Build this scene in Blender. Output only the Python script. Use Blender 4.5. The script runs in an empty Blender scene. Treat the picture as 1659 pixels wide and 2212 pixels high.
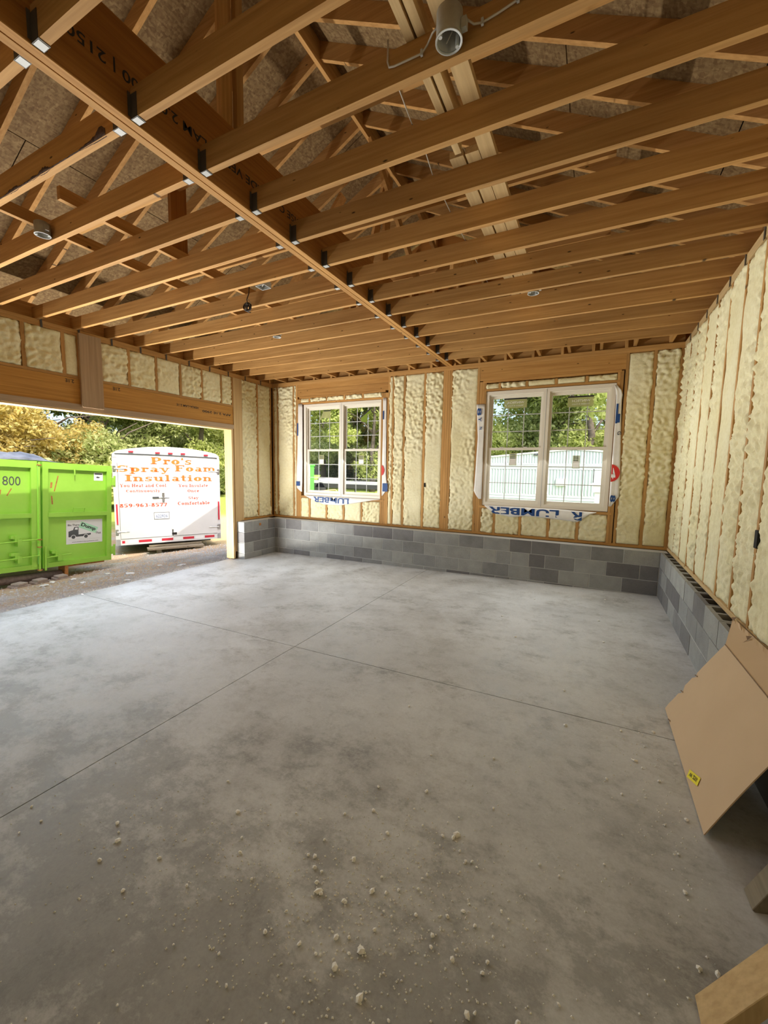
import bpy, bmesh, math, random
import numpy as np
from mathutils import Vector, Matrix, noise

SC = bpy.context.scene
COL = SC.collection
RNG = random.Random(7)
PI = math.pi

# ------------------------------------------------------------------ camera
def camera():
    yaw, pitch, roll = 0.4703, -0.10397, 0.01716
    cy, sy, cp, sp = math.cos(yaw), math.sin(yaw), math.cos(pitch), math.sin(pitch)
    f = Vector((-sy * cp, cy * cp, sp)); r = Vector((cy, sy, 0)); u = r.cross(f)
    c, s = math.cos(roll), math.sin(roll)
    R = c * r + s * u; U = -s * r + c * u
    cam = bpy.data.cameras.new('camera'); o = bpy.data.objects.new('camera', cam); COL.objects.link(o)
    cam.sensor_fit = 'HORIZONTAL'; cam.sensor_width = 36.0; cam.lens = 36.0 * 880.375 / 1659
    cam.clip_start = 0.02; cam.clip_end = 400
    M = Matrix((R, U, -f)).transposed().to_4x4(); M.translation = (3.3415, -6.4904, 1.6519)
    o.matrix_world = M
    SC.camera = o
camera()

# ------------------------------------------------------------------ sky, sun, daylight, exposure
SUN = Vector((0.56, -0.25, 0.78)).normalized()
W = bpy.data.worlds.new('sky'); SC.world = W; W.use_nodes = True
wt = W.node_tree; bg = wt.nodes['Background']
sky = wt.nodes.new('ShaderNodeTexSky'); sky.sky_type = 'NISHITA'; sky.sun_disc = False
sky.sun_elevation = math.asin(SUN.z); sky.sun_rotation = math.atan2(SUN.x, SUN.y)
sky.air_density = 1.0; sky.dust_density = 5.0; sky.ozone_density = 1.0
wt.links.new(sky.outputs[0], bg.inputs[0]); bg.inputs[1].default_value = 0.36
sl = bpy.data.lights.new('sun', 'SUN'); sl.energy = 2.5; sl.angle = 0.009; sl.color = (1.0, 0.95, 0.86)
so = bpy.data.objects.new('sun', sl); COL.objects.link(so); so.rotation_euler = SUN.to_track_quat('Z', 'Y').to_euler()

def area(name, loc, target, sx, sy, power, color=(1, 1, 1)):
    l = bpy.data.lights.new(name, 'AREA'); l.shape = 'RECTANGLE'; l.size = sx; l.size_y = sy; l.energy = power; l.color = color
    o = bpy.data.objects.new(name, l); COL.objects.link(o); o.location = loc
    o.rotation_euler = (Vector(target) - Vector(loc)).to_track_quat('-Z', 'Y').to_euler()
    return o
# daylight entering through the open garage door, and an added low lamp, imitating ground bounce, that brightens the ceiling
area('door_daylight', (-3.0, -3.4, 1.5), (0.5, -3.2, 1.2), 4.3, 1.7, 68, (0.9, 0.96, 1.0))
area('bounce_fill', (-3.02, -3.4, -0.20), (-2.27, -3.4, 0.70), 3.7, 0.14, 560, (1.0, 0.97, 0.9))
for wx in (-1.0, 2.65):
    area('window_daylight', (wx, 0.10, 2.0), (wx + .1, -3.4, 0.0), 1.7, 1.6, 26, (0.97, 1.0, 0.97))

SC.view_settings.view_transform = 'Standard'; SC.view_settings.look = 'None'
SC.view_settings.gamma = 1.0; SC.view_settings.use_curve_mapping = False
SC.view_settings.exposure = 0.45
SC.cycles.max_bounces = 10; SC.cycles.diffuse_bounces = 6; SC.cycles.transparent_max_bounces = 12
SC.cycles.caustics_reflective = False; SC.cycles.caustics_refractive = False
SC.cycles.use_denoising = True
SC.cycles.sample_clamp_indirect = 6

# ------------------------------------------------------------------ material helpers
class NT:
    def __init__(s, name):
        s.m = bpy.data.materials.new(name); s.m.use_nodes = True
        s.t = s.m.node_tree; s.b = s.t.nodes['Principled BSDF']
    def n(s, typ, **kw):
        nd = s.t.nodes.new(typ)
        for k, v in kw.items():
            if k[0] == '_': nd.inputs[int(k[1:])].default_value = v
            else: setattr(nd, k, v)
        return nd
    def l(s, a, b): s.t.links.new(a, b)
    def pos(s, scale, rot=True):
        g = s.n('ShaderNodeNewGeometry'); mp = s.n('ShaderNodeMapping'); mp.inputs['Scale'].default_value = scale
        if rot:
            oi = s.n('ShaderNodeObjectInfo'); mm = s.n('ShaderNodeMath', operation='MULTIPLY'); mm.inputs[1].default_value = 37.0
            s.l(oi.outputs['Random'], mm.inputs[0]); cb = s.n('ShaderNodeCombineXYZ')
            for i in range(3): s.l(mm.outputs[0], cb.inputs[i])
            s.l(cb.outputs[0], mp.inputs['Location'])
        s.l(g.outputs['Position'], mp.inputs['Vector']); return mp.outputs[0]
    def noise(s, vec, scale, detail=4, rough=0.6):
        n = s.n('ShaderNodeTexNoise'); n.inputs['Scale'].default_value = scale; n.inputs['Detail'].default_value = detail
        n.inputs['Roughness'].default_value = rough
        if vec is not None: s.l(vec, n.inputs['Vector'])
        return n.outputs[0]
    def ramp(s, fac, stops):
        r = s.n('ShaderNodeValToRGB'); e = r.color_ramp.elements
        while len(e) < len(stops): e.new(0.5)
        for i, (p, c) in enumerate(stops):
            e[i].position = p; e[i].color = (*c, 1) if len(c) == 3 else c
        s.l(fac, r.inputs[0]); return r.outputs[0]
    def mix(s, fac, a, b, mode='MIX'):
        m = s.n('ShaderNodeMix', data_type='RGBA', blend_type=mode)
        for sock, v in ((m.inputs[0], fac), (m.inputs[6], a), (m.inputs[7], b)):
            if hasattr(v, 'is_linked') or hasattr(v, 'links'): s.l(v, sock)
            else: sock.default_value = v if not isinstance(v, tuple) else ((*v, 1) if len(v) == 3 else v)
        return m.outputs[2]
    def bump(s, h, strength=0.3, dist=0.01):
        b = s.n('ShaderNodeBump'); b.inputs['Strength'].default_value = strength; b.inputs['Distance'].default_value = dist
        s.l(h, b.inputs['Height']); s.l(b.outputs[0], s.b.inputs['Normal'])
    def rnd(s, lo, hi):
        oi = s.n('ShaderNodeObjectInfo'); mr = s.n('ShaderNodeMapRange'); mr.inputs[3].default_value = lo; mr.inputs[4].default_value = hi
        s.l(oi.outputs['Random'], mr.inputs[0]); return mr.outputs[0]
    def color(s, c): 
        if isinstance(c, tuple): s.b.inputs['Base Color'].default_value = (*c, 1)
        else: s.l(c, s.b.inputs['Base Color'])

def plain(name, c, rough=0.6, metal=0.0, spec=0.4):
    t = NT(name); t.color(c); t.b.inputs['Roughness'].default_value = rough; t.b.inputs['Metallic'].default_value = metal
    t.b.inputs['Specular IOR Level'].default_value = spec
    return t.m

def wood(name, axis, dark, light, knots=True, rough=0.75, grain=1.0):
    t = NT(name)
    sc = [17.0 * grain] * 3; sc[axis] = 0.8
    v = t.pos(tuple(sc)); f = t.noise(v, 1.6, 5, 0.65)
    sc2 = [60.0] * 3; sc2[axis] = 1.6
    v2 = t.pos(tuple(sc2)); f2 = t.noise(v2, 1.0, 2, 0.5)
    c = t.ramp(f, [(0.15, dark), (0.5, tuple((a + b) / 2 for a, b in zip(dark, light))), (0.85, light)])
    c = t.mix(0.35, c, t.ramp(f2, [(0.3, (0.55, 0.5, 0.45)), (0.7, (1, 1, 1))]), 'MULTIPLY')
    if knots:
        sk = {0: (4.2, .6, 12.0), 1: (5.0, 3.4, 5.0), 2: (6.0, .6, 3.4)}[axis]
        vk = t.pos(tuple(sk)); vo = t.n('ShaderNodeTexVoronoi'); vo.inputs['Scale'].default_value = 1.0; t.l(vk, vo.inputs['Vector'])
        k = t.ramp(vo.outputs['Distance'], [(0.0, (1, 1, 1)), (0.045, (.9, .9, .9)), (0.08, (0, 0, 0))])
        c = t.mix(k, c, tuple(x * 0.16 for x in dark))
    b = t.rnd(0.8, 1.12); hs = t.n('ShaderNodeHueSaturation'); t.l(b, hs.inputs['Value']); t.l(c, hs.inputs['Color'])
    t.color(hs.outputs[0]); t.b.inputs['Roughness'].default_value = rough; t.b.inputs['Specular IOR Level'].default_value = 0.25
    t.bump(f2, 0.15, 0.003)
    return t.m

M = {}
SPF_D, SPF_L = (0.34, 0.16, 0.042), (0.64, 0.37, 0.135)
for i, ax in enumerate('xyz'):
    M['wood_' + ax] = wood('spruce_lumber_' + ax, i, SPF_D, SPF_L)
    M['lvl_' + ax] = wood('laminated_veneer_' + ax, i, (0.27, 0.1, 0.02), (0.5, 0.215, 0.045), knots=False, grain=2.0)
    M['pale_' + ax] = wood('pale_pine_' + ax, i, (0.5, 0.33, 0.15), (0.72, 0.52, 0.27))
    M['hdr_' + ax] = wood('yellow_pine_' + ax, i, (0.35, 0.15, 0.035), (0.66, 0.37, 0.12))
M['grey_wood'] = wood('weathered_wood', 1, (0.24, 0.2, 0.14), (0.42, 0.36, 0.26))
M['trim_wood'] = wood('dusty_trim_board', 1, (0.34, 0.24, 0.155), (0.5, 0.37, 0.25), knots=False)
M['post_wood'] = wood('dusty_post', 2, (0.36, 0.24, 0.14), (0.52, 0.36, 0.22), knots=False)
M['lvl_header'] = wood('golden_veneer_header', 1, (0.36, 0.165, 0.035), (0.64, 0.33, 0.08), knots=False, grain=2.0)

def osb():
    t = NT('oriented_strand_board')
    v = t.pos((26, 50, 50)); v2 = t.pos((62, 24, 34)); 
    a = t.n('ShaderNodeTexVoronoi'); a.inputs['Scale'].default_value = 1.3; t.l(v, a.inputs['Vector'])
    b = t.n('ShaderNodeTexVoronoi'); b.inputs['Scale'].default_value = 1.1; t.l(v2, b.inputs['Vector'])
    f = t.noise(v, 0.8, 5, 0.7)
    c1 = t.ramp(a.outputs['Color'], [(0.1, (0.11, 0.055, 0.02)), (0.5, (0.18, 0.11, 0.046)), (0.95, (0.28, 0.19, 0.088))])
    c2 = t.ramp(b.outputs['Color'], [(0.1, (0.12, 0.068, 0.025)), (0.6, (0.2, 0.125, 0.054)), (0.95, (0.27, 0.18, 0.083))])
    c = t.mix(f, c1, c2); t.color(c); t.b.inputs['Roughness'].default_value = 0.75; t.b.inputs['Specular IOR Level'].default_value = 0.2
    return t.m
M['osb'] = osb()

def foam():
    t = NT('spray_foam')
    v = t.pos((1, 1, 1)); f = t.noise(v, 1.4, 3); f2 = t.noise(v, 26, 5, 0.7); f3 = t.noise(v, 130, 3)
    c = t.ramp(f, [(0.3, (0.76, 0.69, 0.43)), (0.7, (0.82, 0.77, 0.55))])
    c = t.mix(0.35, c, t.ramp(f2, [(0.3, (0.72, 0.62, 0.42)), (0.6, (1, 1, 1))]), 'MULTIPLY')
    t.color(c); t.b.inputs['Roughness'].default_value = 0.8; t.b.inputs['Specular IOR Level'].default_value = 0.15
    m = t.n('ShaderNodeMath', operation='ADD'); t.l(f2, m.inputs[0]); mm = t.n('ShaderNodeMath', operation='MULTIPLY'); mm.inputs[1].default_value = 0.3
    t.l(f3, mm.inputs[0]); t.l(mm.outputs[0], m.inputs[1]); t.bump(m.outputs[0], 0.5, 0.012)
    return t.m
M['foam'] = foam()

def concrete():
    t = NT('slab_concrete'); v = t.pos((1, 1, 1), False)
    a = t.noise(v, 0.5, 6, 0.6); b = t.noise(v, 2.1, 8, 0.72); c = t.noise(v, 70, 4, 0.7); d = t.noise(v, 6.5, 8, 0.78); e = t.noise(t.pos((1.0, 1.35, 1), False), 2.0, 10, 0.8)
    col = t.ramp(a, [(0.3, (0.45, 0.455, 0.46)), (0.5, (0.55, 0.556, 0.562)), (0.68, (0.63, 0.64, 0.65))])
    col = t.mix(0.75, col, t.ramp(b, [(0.34, (0.7, 0.68, 0.655)), (0.5, (0.95, 0.94, 0.925)), (0.7, (1.1, 1.1, 1.1))]), 'MULTIPLY')
    sp = t.n('ShaderNodeSeparateXYZ'); t.l(v, sp.inputs[0]); mr = t.n('ShaderNodeMapRange')   # more tracked-in dirt towards the front, also painting in the weaker light there
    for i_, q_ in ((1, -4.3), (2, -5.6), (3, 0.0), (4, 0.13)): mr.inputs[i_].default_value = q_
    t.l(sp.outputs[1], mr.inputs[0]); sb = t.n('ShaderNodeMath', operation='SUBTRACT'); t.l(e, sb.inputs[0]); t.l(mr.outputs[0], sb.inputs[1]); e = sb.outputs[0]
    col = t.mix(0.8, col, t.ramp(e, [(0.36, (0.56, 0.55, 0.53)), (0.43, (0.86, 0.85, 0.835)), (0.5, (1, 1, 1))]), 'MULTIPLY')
    col = t.mix(0.6, col, t.ramp(d, [(0.34, (0.66, 0.65, 0.63)), (0.46, (1, 1, 1)), (0.66, (1, 1, 1)), (0.74, (1.15, 1.15, 1.15))]), 'MULTIPLY')
    col = t.mix(0.35, col, t.ramp(c, [(0.3, (0.75, 0.75, 0.75)), (0.65, (1.08, 1.08, 1.08))]), 'MULTIPLY')
    t.color(col); t.l(t.ramp(b, [(0.3, (0.45, 0.45, 0.45)), (0.7, (0.7, 0.7, 0.7))]), t.b.inputs['Roughness'])
    t.b.inputs['Specular IOR Level'].default_value = 0.4; t.bump(d, 0.05, 0.01)
    return t.m
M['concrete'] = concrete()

def cmu():
    t = NT('concrete_block')
    v = t.pos((1, 1, 1)); f = t.noise(v, 6, 4); g = t.noise(v, 170, 3, 0.8)
    c = t.ramp(f, [(0.3, (0.25, 0.248, 0.244)), (0.7, (0.31, 0.308, 0.304))])
    c = t.mix(0.6, c, t.ramp(g, [(0.3, (0.6, 0.6, 0.6)), (0.6, (1.05, 1.05, 1.05))]), 'MULTIPLY')
    oi = t.n('ShaderNodeObjectInfo'); b = t.ramp(oi.outputs['Random'], [(0.0, (0.62, 0.6, 0.62)), (0.3, (0.8, 0.79, 0.8)), (0.65, (1.1, 1.12, 1.12)), (1.0, (1.35, 1.36, 1.3))])
    c = t.mix(1.0, c, b, 'MULTIPLY')
    t.color(c); t.b.inputs['Roughness'].default_value = 0.9; t.b.inputs['Specular IOR Level'].default_value = 0.2; t.bump(g, 0.35, 0.004)
    return t.m
M['cmu'] = cmu()
M['mortar'] = plain('mortar', (0.46, 0.455, 0.445), 0.95)

def noisy(name, c1, c2, scale=4, rough=0.6, metal=0, bump=0):
    t = NT(name); v = t.pos((1, 1, 1)); f = t.noise(v, scale, 5)
    t.color(t.ramp(f, [(0.3, c1), (0.7, c2)])); t.b.inputs['Roughness'].default_value = rough; t.b.inputs['Metallic'].default_value = metal
    if bump: t.bump(f, bump, 0.01)
    return t.m
M['vinyl'] = plain('white_vinyl', (0.74, 0.69, 0.6), 0.4)
M['grille'] = plain('window_grille', (0.5, 0.5, 0.49), 0.5)
M['galv'] = noisy('galvanized_steel', (0.3, 0.31, 0.32), (0.5, 0.51, 0.52), 60, 0.4, 0.7)
M['hanger'] = plain('shaded_hanger_steel', (0.085, 0.075, 0.065), 0.6, 0.3)  # steel darkened so its colour carries the shadow around the straps
M['tag'] = plain('white_hanger_tag', (0.42, 0.42, 0.41), 0.45)
M['black'] = plain('black_ink', (0.02, 0.018, 0.016), 0.7)
M['dark'] = plain('dark_felt', (0.012, 0.01, 0.009), 0.9)
M['bark'] = noisy('bark', (0.035, 0.018, 0.012), (0.11, 0.055, 0.035), 40, 0.9, 0, 0.5)
M['cardboard'] = noisy('cardboard', (0.57, 0.4, 0.24), (0.61, 0.435, 0.265), 3, 0.8)
M['cardboard_edge'] = noisy('cardboard_edge', (0.16, 0.1, 0.06), (0.3, 0.19, 0.11), 60, 0.9)
M['yellow'] = plain('yellow_sticker', (0.85, 0.72, 0.03), 0.5)
M['canw'] = noisy('can_plastic', (0.3, 0.285, 0.25), (0.38, 0.365, 0.33), 20, 0.5)
M['cable'] = plain('white_cable', (0.48, 0.43, 0.36), 0.5)
M['darkcable'] = plain('dark_cable', (0.03, 0.022, 0.02), 0.5)
M['wrap'] = noisy('house_wrap', (0.72, 0.69, 0.65), (0.8, 0.78, 0.75), 8, 0.45)
M['blue'] = plain('blue_ink', (0.012, 0.06, 0.22), 0.5)
M['red'] = plain('red_ink', (0.62, 0.03, 0.025), 0.5)
M['whiteink'] = plain('white_ink', (0.85, 0.85, 0.85), 0.5)
M['green'] = noisy('dumpster_green', (0.28, 0.57, 0.055), (0.32, 0.62, 0.07), 3, 0.5)
M['rust'] = noisy('rust', (0.28, 0.1, 0.03), (0.5, 0.22, 0.06), 20, 0.8)
M['steel_pipe'] = noisy('rusty_pipe', (0.1, 0.075, 0.07), (0.2, 0.15, 0.13), 20, 0.6, 0.3)
M['tarp'] = noisy('tarp', (0.07, 0.08, 0.1), (0.22, 0.24, 0.28), 5, 0.35)
M['trailer'] = noisy('trailer_white', (0.6, 0.61, 0.625), (0.68, 0.685, 0.69), 1.5, 0.35)
M['trailer_side'] = noisy('trailer_aluminium', (0.55, 0.58, 0.6), (0.64, 0.66, 0.67), 3, 0.4)
M['orange'] = noisy('orange_vinyl', (0.78, 0.16, 0.02), (0.82, 0.2, 0.03), 4, 0.5)
M['redorange'] = plain('red_vinyl', (0.7, 0.1, 0.05), 0.5)
M['lamp'] = plain('red_lamp_lens', (0.5, 0.03, 0.05), 0.25)
M['chrome'] = plain('chrome', (0.6, 0.6, 0.6), 0.25, 0.9)
M['rubber'] = noisy('rubber', (0.03, 0.03, 0.03), (0.06, 0.058, 0.055), 20, 0.8)
M['greyink'] = plain('grey_ink', (0.06, 0.065, 0.07), 0.5)
M['signw'] = plain('sign_white', (0.76, 0.78, 0.8), 0.4)
M['mint'] = plain('mint_ink', (0.42, 0.75, 0.55), 0.5)
M['palegreen'] = plain('pale_ink', (0.6, 0.65, 0.6), 0.5)
M['paver'] = noisy('paver', (0.3, 0.24, 0.2), (0.42, 0.35, 0.3), 20, 0.9, 0, 0.3)
M['gravelstone'] = noisy('gravel_stone', (0.42, 0.39, 0.36), (0.7, 0.67, 0.62), 2, 0.9)
M['siding'] = noisy('mobile_home_siding', (0.6, 0.66, 0.7), (0.66, 0.72, 0.75), 1, 0.4)
M['crumb'] = noisy('foam_crumb', (0.84, 0.82, 0.76), (0.92, 0.9, 0.86), 20, 0.85)
M['binpaint'] = plain('bright_green_plastic', (0.12, 0.55, 0.08), 0.4)
M['tube_orange'] = plain('pale_orange_paint', (0.85, 0.5, 0.25), 0.5)

def glass():
    t = NT('window_glass'); tr = t.n('ShaderNodeBsdfTransparent'); gl = t.n('ShaderNodeBsdfGlossy'); gl.inputs['Roughness'].default_value = 0.02
    tr.inputs[0].default_value = (0.95, 0.97, 0.96, 1)
    fr = t.n('ShaderNodeFresnel'); fr.inputs[0].default_value = 1.12; mx = t.n('ShaderNodeMixShader')
    t.l(fr.outputs[0], mx.inputs[0]); t.l(tr.outputs[0], mx.inputs[1]); t.l(gl.outputs[0], mx.inputs[2])
    t.l(mx.outputs[0], t.t.nodes['Material Output'].inputs[0]); return t.m
M['glass'] = glass()
def film(name, c, a):
    t = NT(name); t.color(c); t.b.inputs['Alpha'].default_value = a; t.b.inputs['Roughness'].default_value = 0.4; return t.m
M['film'] = film('clear_sticker', (0.45, 0.45, 0.2), 0.6)
M['filmg'] = film('green_sticker', (0.2, 0.3, 0.02), 0.75)

def leafmat(name, stops):
    t = NT(name); g = t.n('ShaderNodeNewGeometry'); c = t.ramp(g.outputs['Random Per Island'], stops)
    t.color(c); t.b.inputs['Roughness'].default_value = 0.6; t.b.inputs['Specular IOR Level'].default_value = 0.2
    tl = t.n('ShaderNodeBsdfTranslucent'); t.l(c, tl.inputs[0]); mx = t.n('ShaderNodeMixShader'); mx.inputs[0].default_value = 0.55
    t.l(t.b.outputs[0], mx.inputs[1]); t.l(tl.outputs[0], mx.inputs[2]); t.l(mx.outputs[0], t.t.nodes['Material Output'].inputs[0])
    return t.m
M['leaf_green'] = leafmat('leaf_green', [(0, (0.22, 0.28, 0.08)), (0.5, (0.46, 0.51, 0.19)), (1, (0.68, 0.7, 0.36))])
M['leaf_yellow'] = leafmat('leaf_yellow', [(0, (0.46, 0.35, 0.09)), (0.5, (0.68, 0.54, 0.18)), (1, (0.76, 0.69, 0.34))])
M['leaf_lime'] = leafmat('leaf_lime', [(0, (0.32, 0.39, 0.09)), (0.5, (0.58, 0.63, 0.21)), (1, (0.74, 0.76, 0.36))])
M['leaf_dark'] = leafmat('leaf_dark', [(0, (0.12, 0.17, 0.05)), (0.5, (0.28, 0.34, 0.11)), (1, (0.46, 0.5, 0.2))])
M['trunk'] = noisy('tree_bark', (0.08, 0.06, 0.05), (0.2, 0.16, 0.13), 6, 0.9, 0, 0.5)

def groundmat():
    t = NT('yard_ground'); v = t.pos((1, 1, 1), False)
    g = t.noise(v, 30, 4, 0.8); d = t.noise(v, 1.1, 5); fine = t.noise(v, 90, 3, 0.8)
    gravel = t.ramp(g, [(0.3, (0.32, 0.3, 0.275)), (0.5, (0.56, 0.53, 0.49)), (0.7, (0.74, 0.72, 0.68))])
    dirt = t.ramp(g, [(0.3, (0.38, 0.25, 0.16)), (0.55, (0.6, 0.45, 0.31)), (0.75, (0.72, 0.6, 0.46))])
    straw = t.ramp(g, [(0.3, (0.42, 0.3, 0.15)), (0.7, (0.72, 0.58, 0.34))])
    lawn = t.ramp(g, [(0.3, (0.16, 0.22, 0.04)), (0.7, (0.4, 0.46, 0.11))])
    sep = t.n('ShaderNodeSeparateXYZ'); t.l(v, sep.inputs[0])
    def step(src, a, b, add=None):
        mr = t.n('ShaderNodeMapRange'); mr.inputs[1].default_value = a; mr.inputs[2].default_value = b
        if add is not None:
            mm = t.n('ShaderNodeMath', operation='MULTIPLY_ADD'); t.l(add, mm.inputs[0]); mm.inputs[1].default_value = 1.6; t.l(src, mm.inputs[2]); src = mm.outputs[0]
        t.l(src, mr.inputs[0]); return mr.outputs[0]
    X, Y = sep.outputs[0], sep.outputs[1]
    c = t.mix(t.ramp(d, [(0.36, (0, 0, 0)), (0.5, (1, 1, 1))]), gravel, dirt)
    near = step(X, -2.75, -2.2, d)            # gravel strip right at the slab
    c = t.mix(near, c, gravel)
    c = t.mix(step(Y, 1.2, 2.6, d), c, straw)
    c = t.mix(step(Y, 6.6, 7.4, d), c, lawn)
    c = t.mix(step(X, -9.5, -11, d), c, lawn)
    t.color(c); t.b.inputs['Roughness'].default_value = 0.95; t.b.inputs['Specular IOR Level'].default_value = 0.1
    t.bump(g, 0.5, 0.03); return t.m
M['ground'] = groundmat()

# ------------------------------------------------------------------ object helpers
def setp(o, label=None, cat=None, group=None, kind=None):
    if label: o['label'] = label
    if cat: o['category'] = cat
    if group: o['group'] = group
    if kind: o['kind'] = kind
    return o
def root(name, loc=(0, 0, 0), rot=(0, 0, 0), **kw):
    o = bpy.data.objects.new(name, None); COL.objects.link(o); o.location = loc; o.rotation_euler = rot; o.empty_display_size = 0.1
    return setp(o, **kw)
OFF = {}
def link(name, me, mat=None, parent=None, loc=(0, 0, 0)):
    """link a mesh; loc is in the coordinates of the top-level root"""
    o = bpy.data.objects.new(name, me); COL.objects.link(o)
    if mat is not None and not me.materials: me.materials.append(M[mat] if isinstance(mat, str) else mat)
    loc = Vector(loc)
    if parent is not None:
        o.parent = parent; o.location = loc - OFF.get(parent.name, Vector((0, 0, 0))) ; OFF[o.name] = loc
    else: o.location = loc
    return o
def pymesh(name, v, f, smooth=False):
    me = bpy.data.meshes.new(name); me.from_pydata([tuple(a) for a in v], [], [tuple(a) for a in f]); me.update()
    if smooth: me.polygons.foreach_set('use_smooth', [True] * len(me.polygons))
    return me
BOXF = [(0, 1, 3, 2), (4, 6, 7, 5), (0, 4, 5, 1), (2, 3, 7, 6), (0, 2, 6, 4), (1, 5, 7, 3)]
CACHE = {}
def box(name, x, y, z, mat, parent=None, bev=0.0):
    """box from ranges; alike sizes share one mesh"""
    d = (round(x[1] - x[0], 4), round(y[1] - y[0], 4), round(z[1] - z[0], 4)); c = ((x[0] + x[1]) / 2, (y[0] + y[1]) / 2, (z[0] + z[1]) / 2)
    key = (d, mat, bev)
    if key not in CACHE:
        bm = bmesh.new(); bmesh.ops.create_cube(bm, size=1); bmesh.ops.scale(bm, vec=d, verts=bm.verts)
        if bev: bmesh.ops.bevel(bm, geom=list(bm.edges), offset=bev, segments=1, affect='EDGES')
        me = bpy.data.meshes.new(name); bm.to_mesh(me); bm.free(); me.materials.append(M[mat]); CACHE[key] = me
    return link(name, CACHE[key], None, parent, c)
class MB:
    def __init__(s): s.v = []; s.f = []
    def box(s, x, y, z):
        b = len(s.v); s.v += [(i, j, k) for i in x for j in y for k in z]
        s.f += [tuple(b + q for q in f) for f in BOXF]; return s
    def prism(s, pts, lo, hi, axis):
        """polygon pts (two coords) extruded along axis"""
        b = len(s.v); n = len(pts)
        for h in (lo, hi):
            for p in pts:
                q = list(p); q.insert(axis, h); s.v.append(tuple(q))
        s.f.append(tuple(range(b, b + n))[::-1]); s.f.append(tuple(range(b + n, b + 2 * n)))
        for i in range(n): s.f.append((b + i, b + (i + 1) % n, b + n + (i + 1) % n, b + n + i))
        return s
    def bar(s, p, q, w, h, up=(0, 0, 1)):
        p, q = Vector(p), Vector(q); d = (q - p).normalized(); u = Vector(up); r = d.cross(u)
        if r.length < 1e-4: r = d.cross(Vector((1, 0, 0)))
        r.normalize(); u = r.cross(d); b = len(s.v)
        for e in (p, q):
            for a, c in ((-1, -1), (-1, 1), (1, -1), (1, 1)): s.v.append(tuple(e + r * (a * w / 2) + u * (c * h / 2)))
        s.f += [tuple(b + q for q in f) for f in BOXF]; return s
    def tube(s, pts, r, n=8, caps=True, radii=None):
        pts = [Vector(p) for p in pts]; b = len(s.v); m = len(pts); prev = None
        for i, p in enumerate(pts):
            d = (pts[min(i + 1, m - 1)] - pts[max(i - 1, 0)]).normalized()
            if prev is None: a = d.cross(Vector((0, 0, 1)));  a = d.cross(Vector((1, 0, 0))) if a.length < 1e-3 else a
            else: a = prev - d * prev.dot(d)
            a.normalize(); prev = a; c = d.cross(a); rr = radii[i] if radii else r
            for k in range(n): s.v.append(tuple(p + (a * math.cos(2 * PI * k / n) + c * math.sin(2 * PI * k / n)) * rr))
        for i in range(m - 1):
            for k in range(n): s.f.append((b + i * n + k, b + i * n + (k + 1) % n, b + (i + 1) * n + (k + 1) % n, b + (i + 1) * n + k))
        if caps: s.f.append(tuple(b + k for k in range(n))[::-1]); s.f.append(tuple(b + (m - 1) * n + k for k in range(n)))
        return s
    def lathe(s, prof, c, n=20, axis=2):
        b = len(s.v); m = len(prof)
        for r, h in prof:
            for k in range(n):
                a, e = r * math.cos(2 * PI * k / n), r * math.sin(2 * PI * k / n); q = [a, e]; q.insert(axis, h); s.v.append((c[0] + q[0], c[1] + q[1], c[2] + q[2]))
        for i in range(m - 1):
            for k in range(n): s.f.append((b + i * n + k, b + i * n + (k + 1) % n, b + (i + 1) * n + (k + 1) % n, b + (i + 1) * n + k))
        return s
    def ring(s, x0, x1, z0, z1, w, y0, y1):
        s.box((x0, x1), (y0, y1), (z1 - w, z1)); s.box((x0, x1), (y0, y1), (z0, z0 + w))
        s.box((x0, x0 + w), (y0, y1), (z0 + w, z1 - w)); s.box((x1 - w, x1), (y0, y1), (z0 + w, z1 - w)); return s
    def mesh(s, name, smooth=False):
        me = pymesh(name, s.v, s.f, smooth); bm = bmesh.new(); bm.from_mesh(me); bmesh.ops.recalc_face_normals(bm, faces=bm.faces); bm.to_mesh(me); bm.free(); return me
    def obj(s, name, mat, parent=None, smooth=False): return link(name, s.mesh(name, smooth), mat, parent)

# lettering -----------------------------------------------------------------
def fontmesh(body, bold=0.0):
    cu = bpy.data.curves.new('lettering', 'FONT'); cu.body = body; cu.resolution_u = 3; cu.offset = bold; cu.extrude = 0.0
    o = bpy.data.objects.new('lettering', cu); COL.objects.link(o); dg = bpy.context.evaluated_depsgraph_get()
    me = bpy.data.meshes.new_from_object(o.evaluated_get(dg)); bpy.data.objects.remove(o); bpy.data.curves.remove(cu)
    return me
def fit(me, name, origin, xd, yd, w, h, mat, parent, mirror=False):
    """lay a flat mesh into the rectangle origin + xd*w + yd*h; part coordinates"""
    n = len(me.vertices); a = np.zeros(n * 3); me.vertices.foreach_get('co', a); a = a.reshape(-1, 3)
    lo, hi = a.min(0), a.max(0); u = (a[:, 0] - lo[0]) / max(hi[0] - lo[0], 1e-6); v = (a[:, 1] - lo[1]) / max(hi[1] - lo[1], 1e-6)
    if mirror: u = 1 - u
    o, xd, yd = np.array(origin, float), np.array(xd, float), np.array(yd, float)
    p = o + np.outer(u * w, xd) + np.outer(v * h, yd); me.vertices.foreach_set('co', p.ravel()); me.update(); me.name = name; me.materials.clear()
    off = OFF.get(parent.name, Vector((0, 0, 0)))
    if off.length > 0: me.transform(Matrix.Translation(-off))
    ob = link(name, me, mat, None); ob.parent = parent; ob.location = (0, 0, 0); OFF[ob.name] = off
    return ob
def text(body, origin, xd, yd, w, h, mat, parent, name='lettering', bold=0.0, mirror=False):
    return fit(fontmesh(body, bold), name, origin, xd, yd, w, h, mat, parent, mirror)

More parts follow.
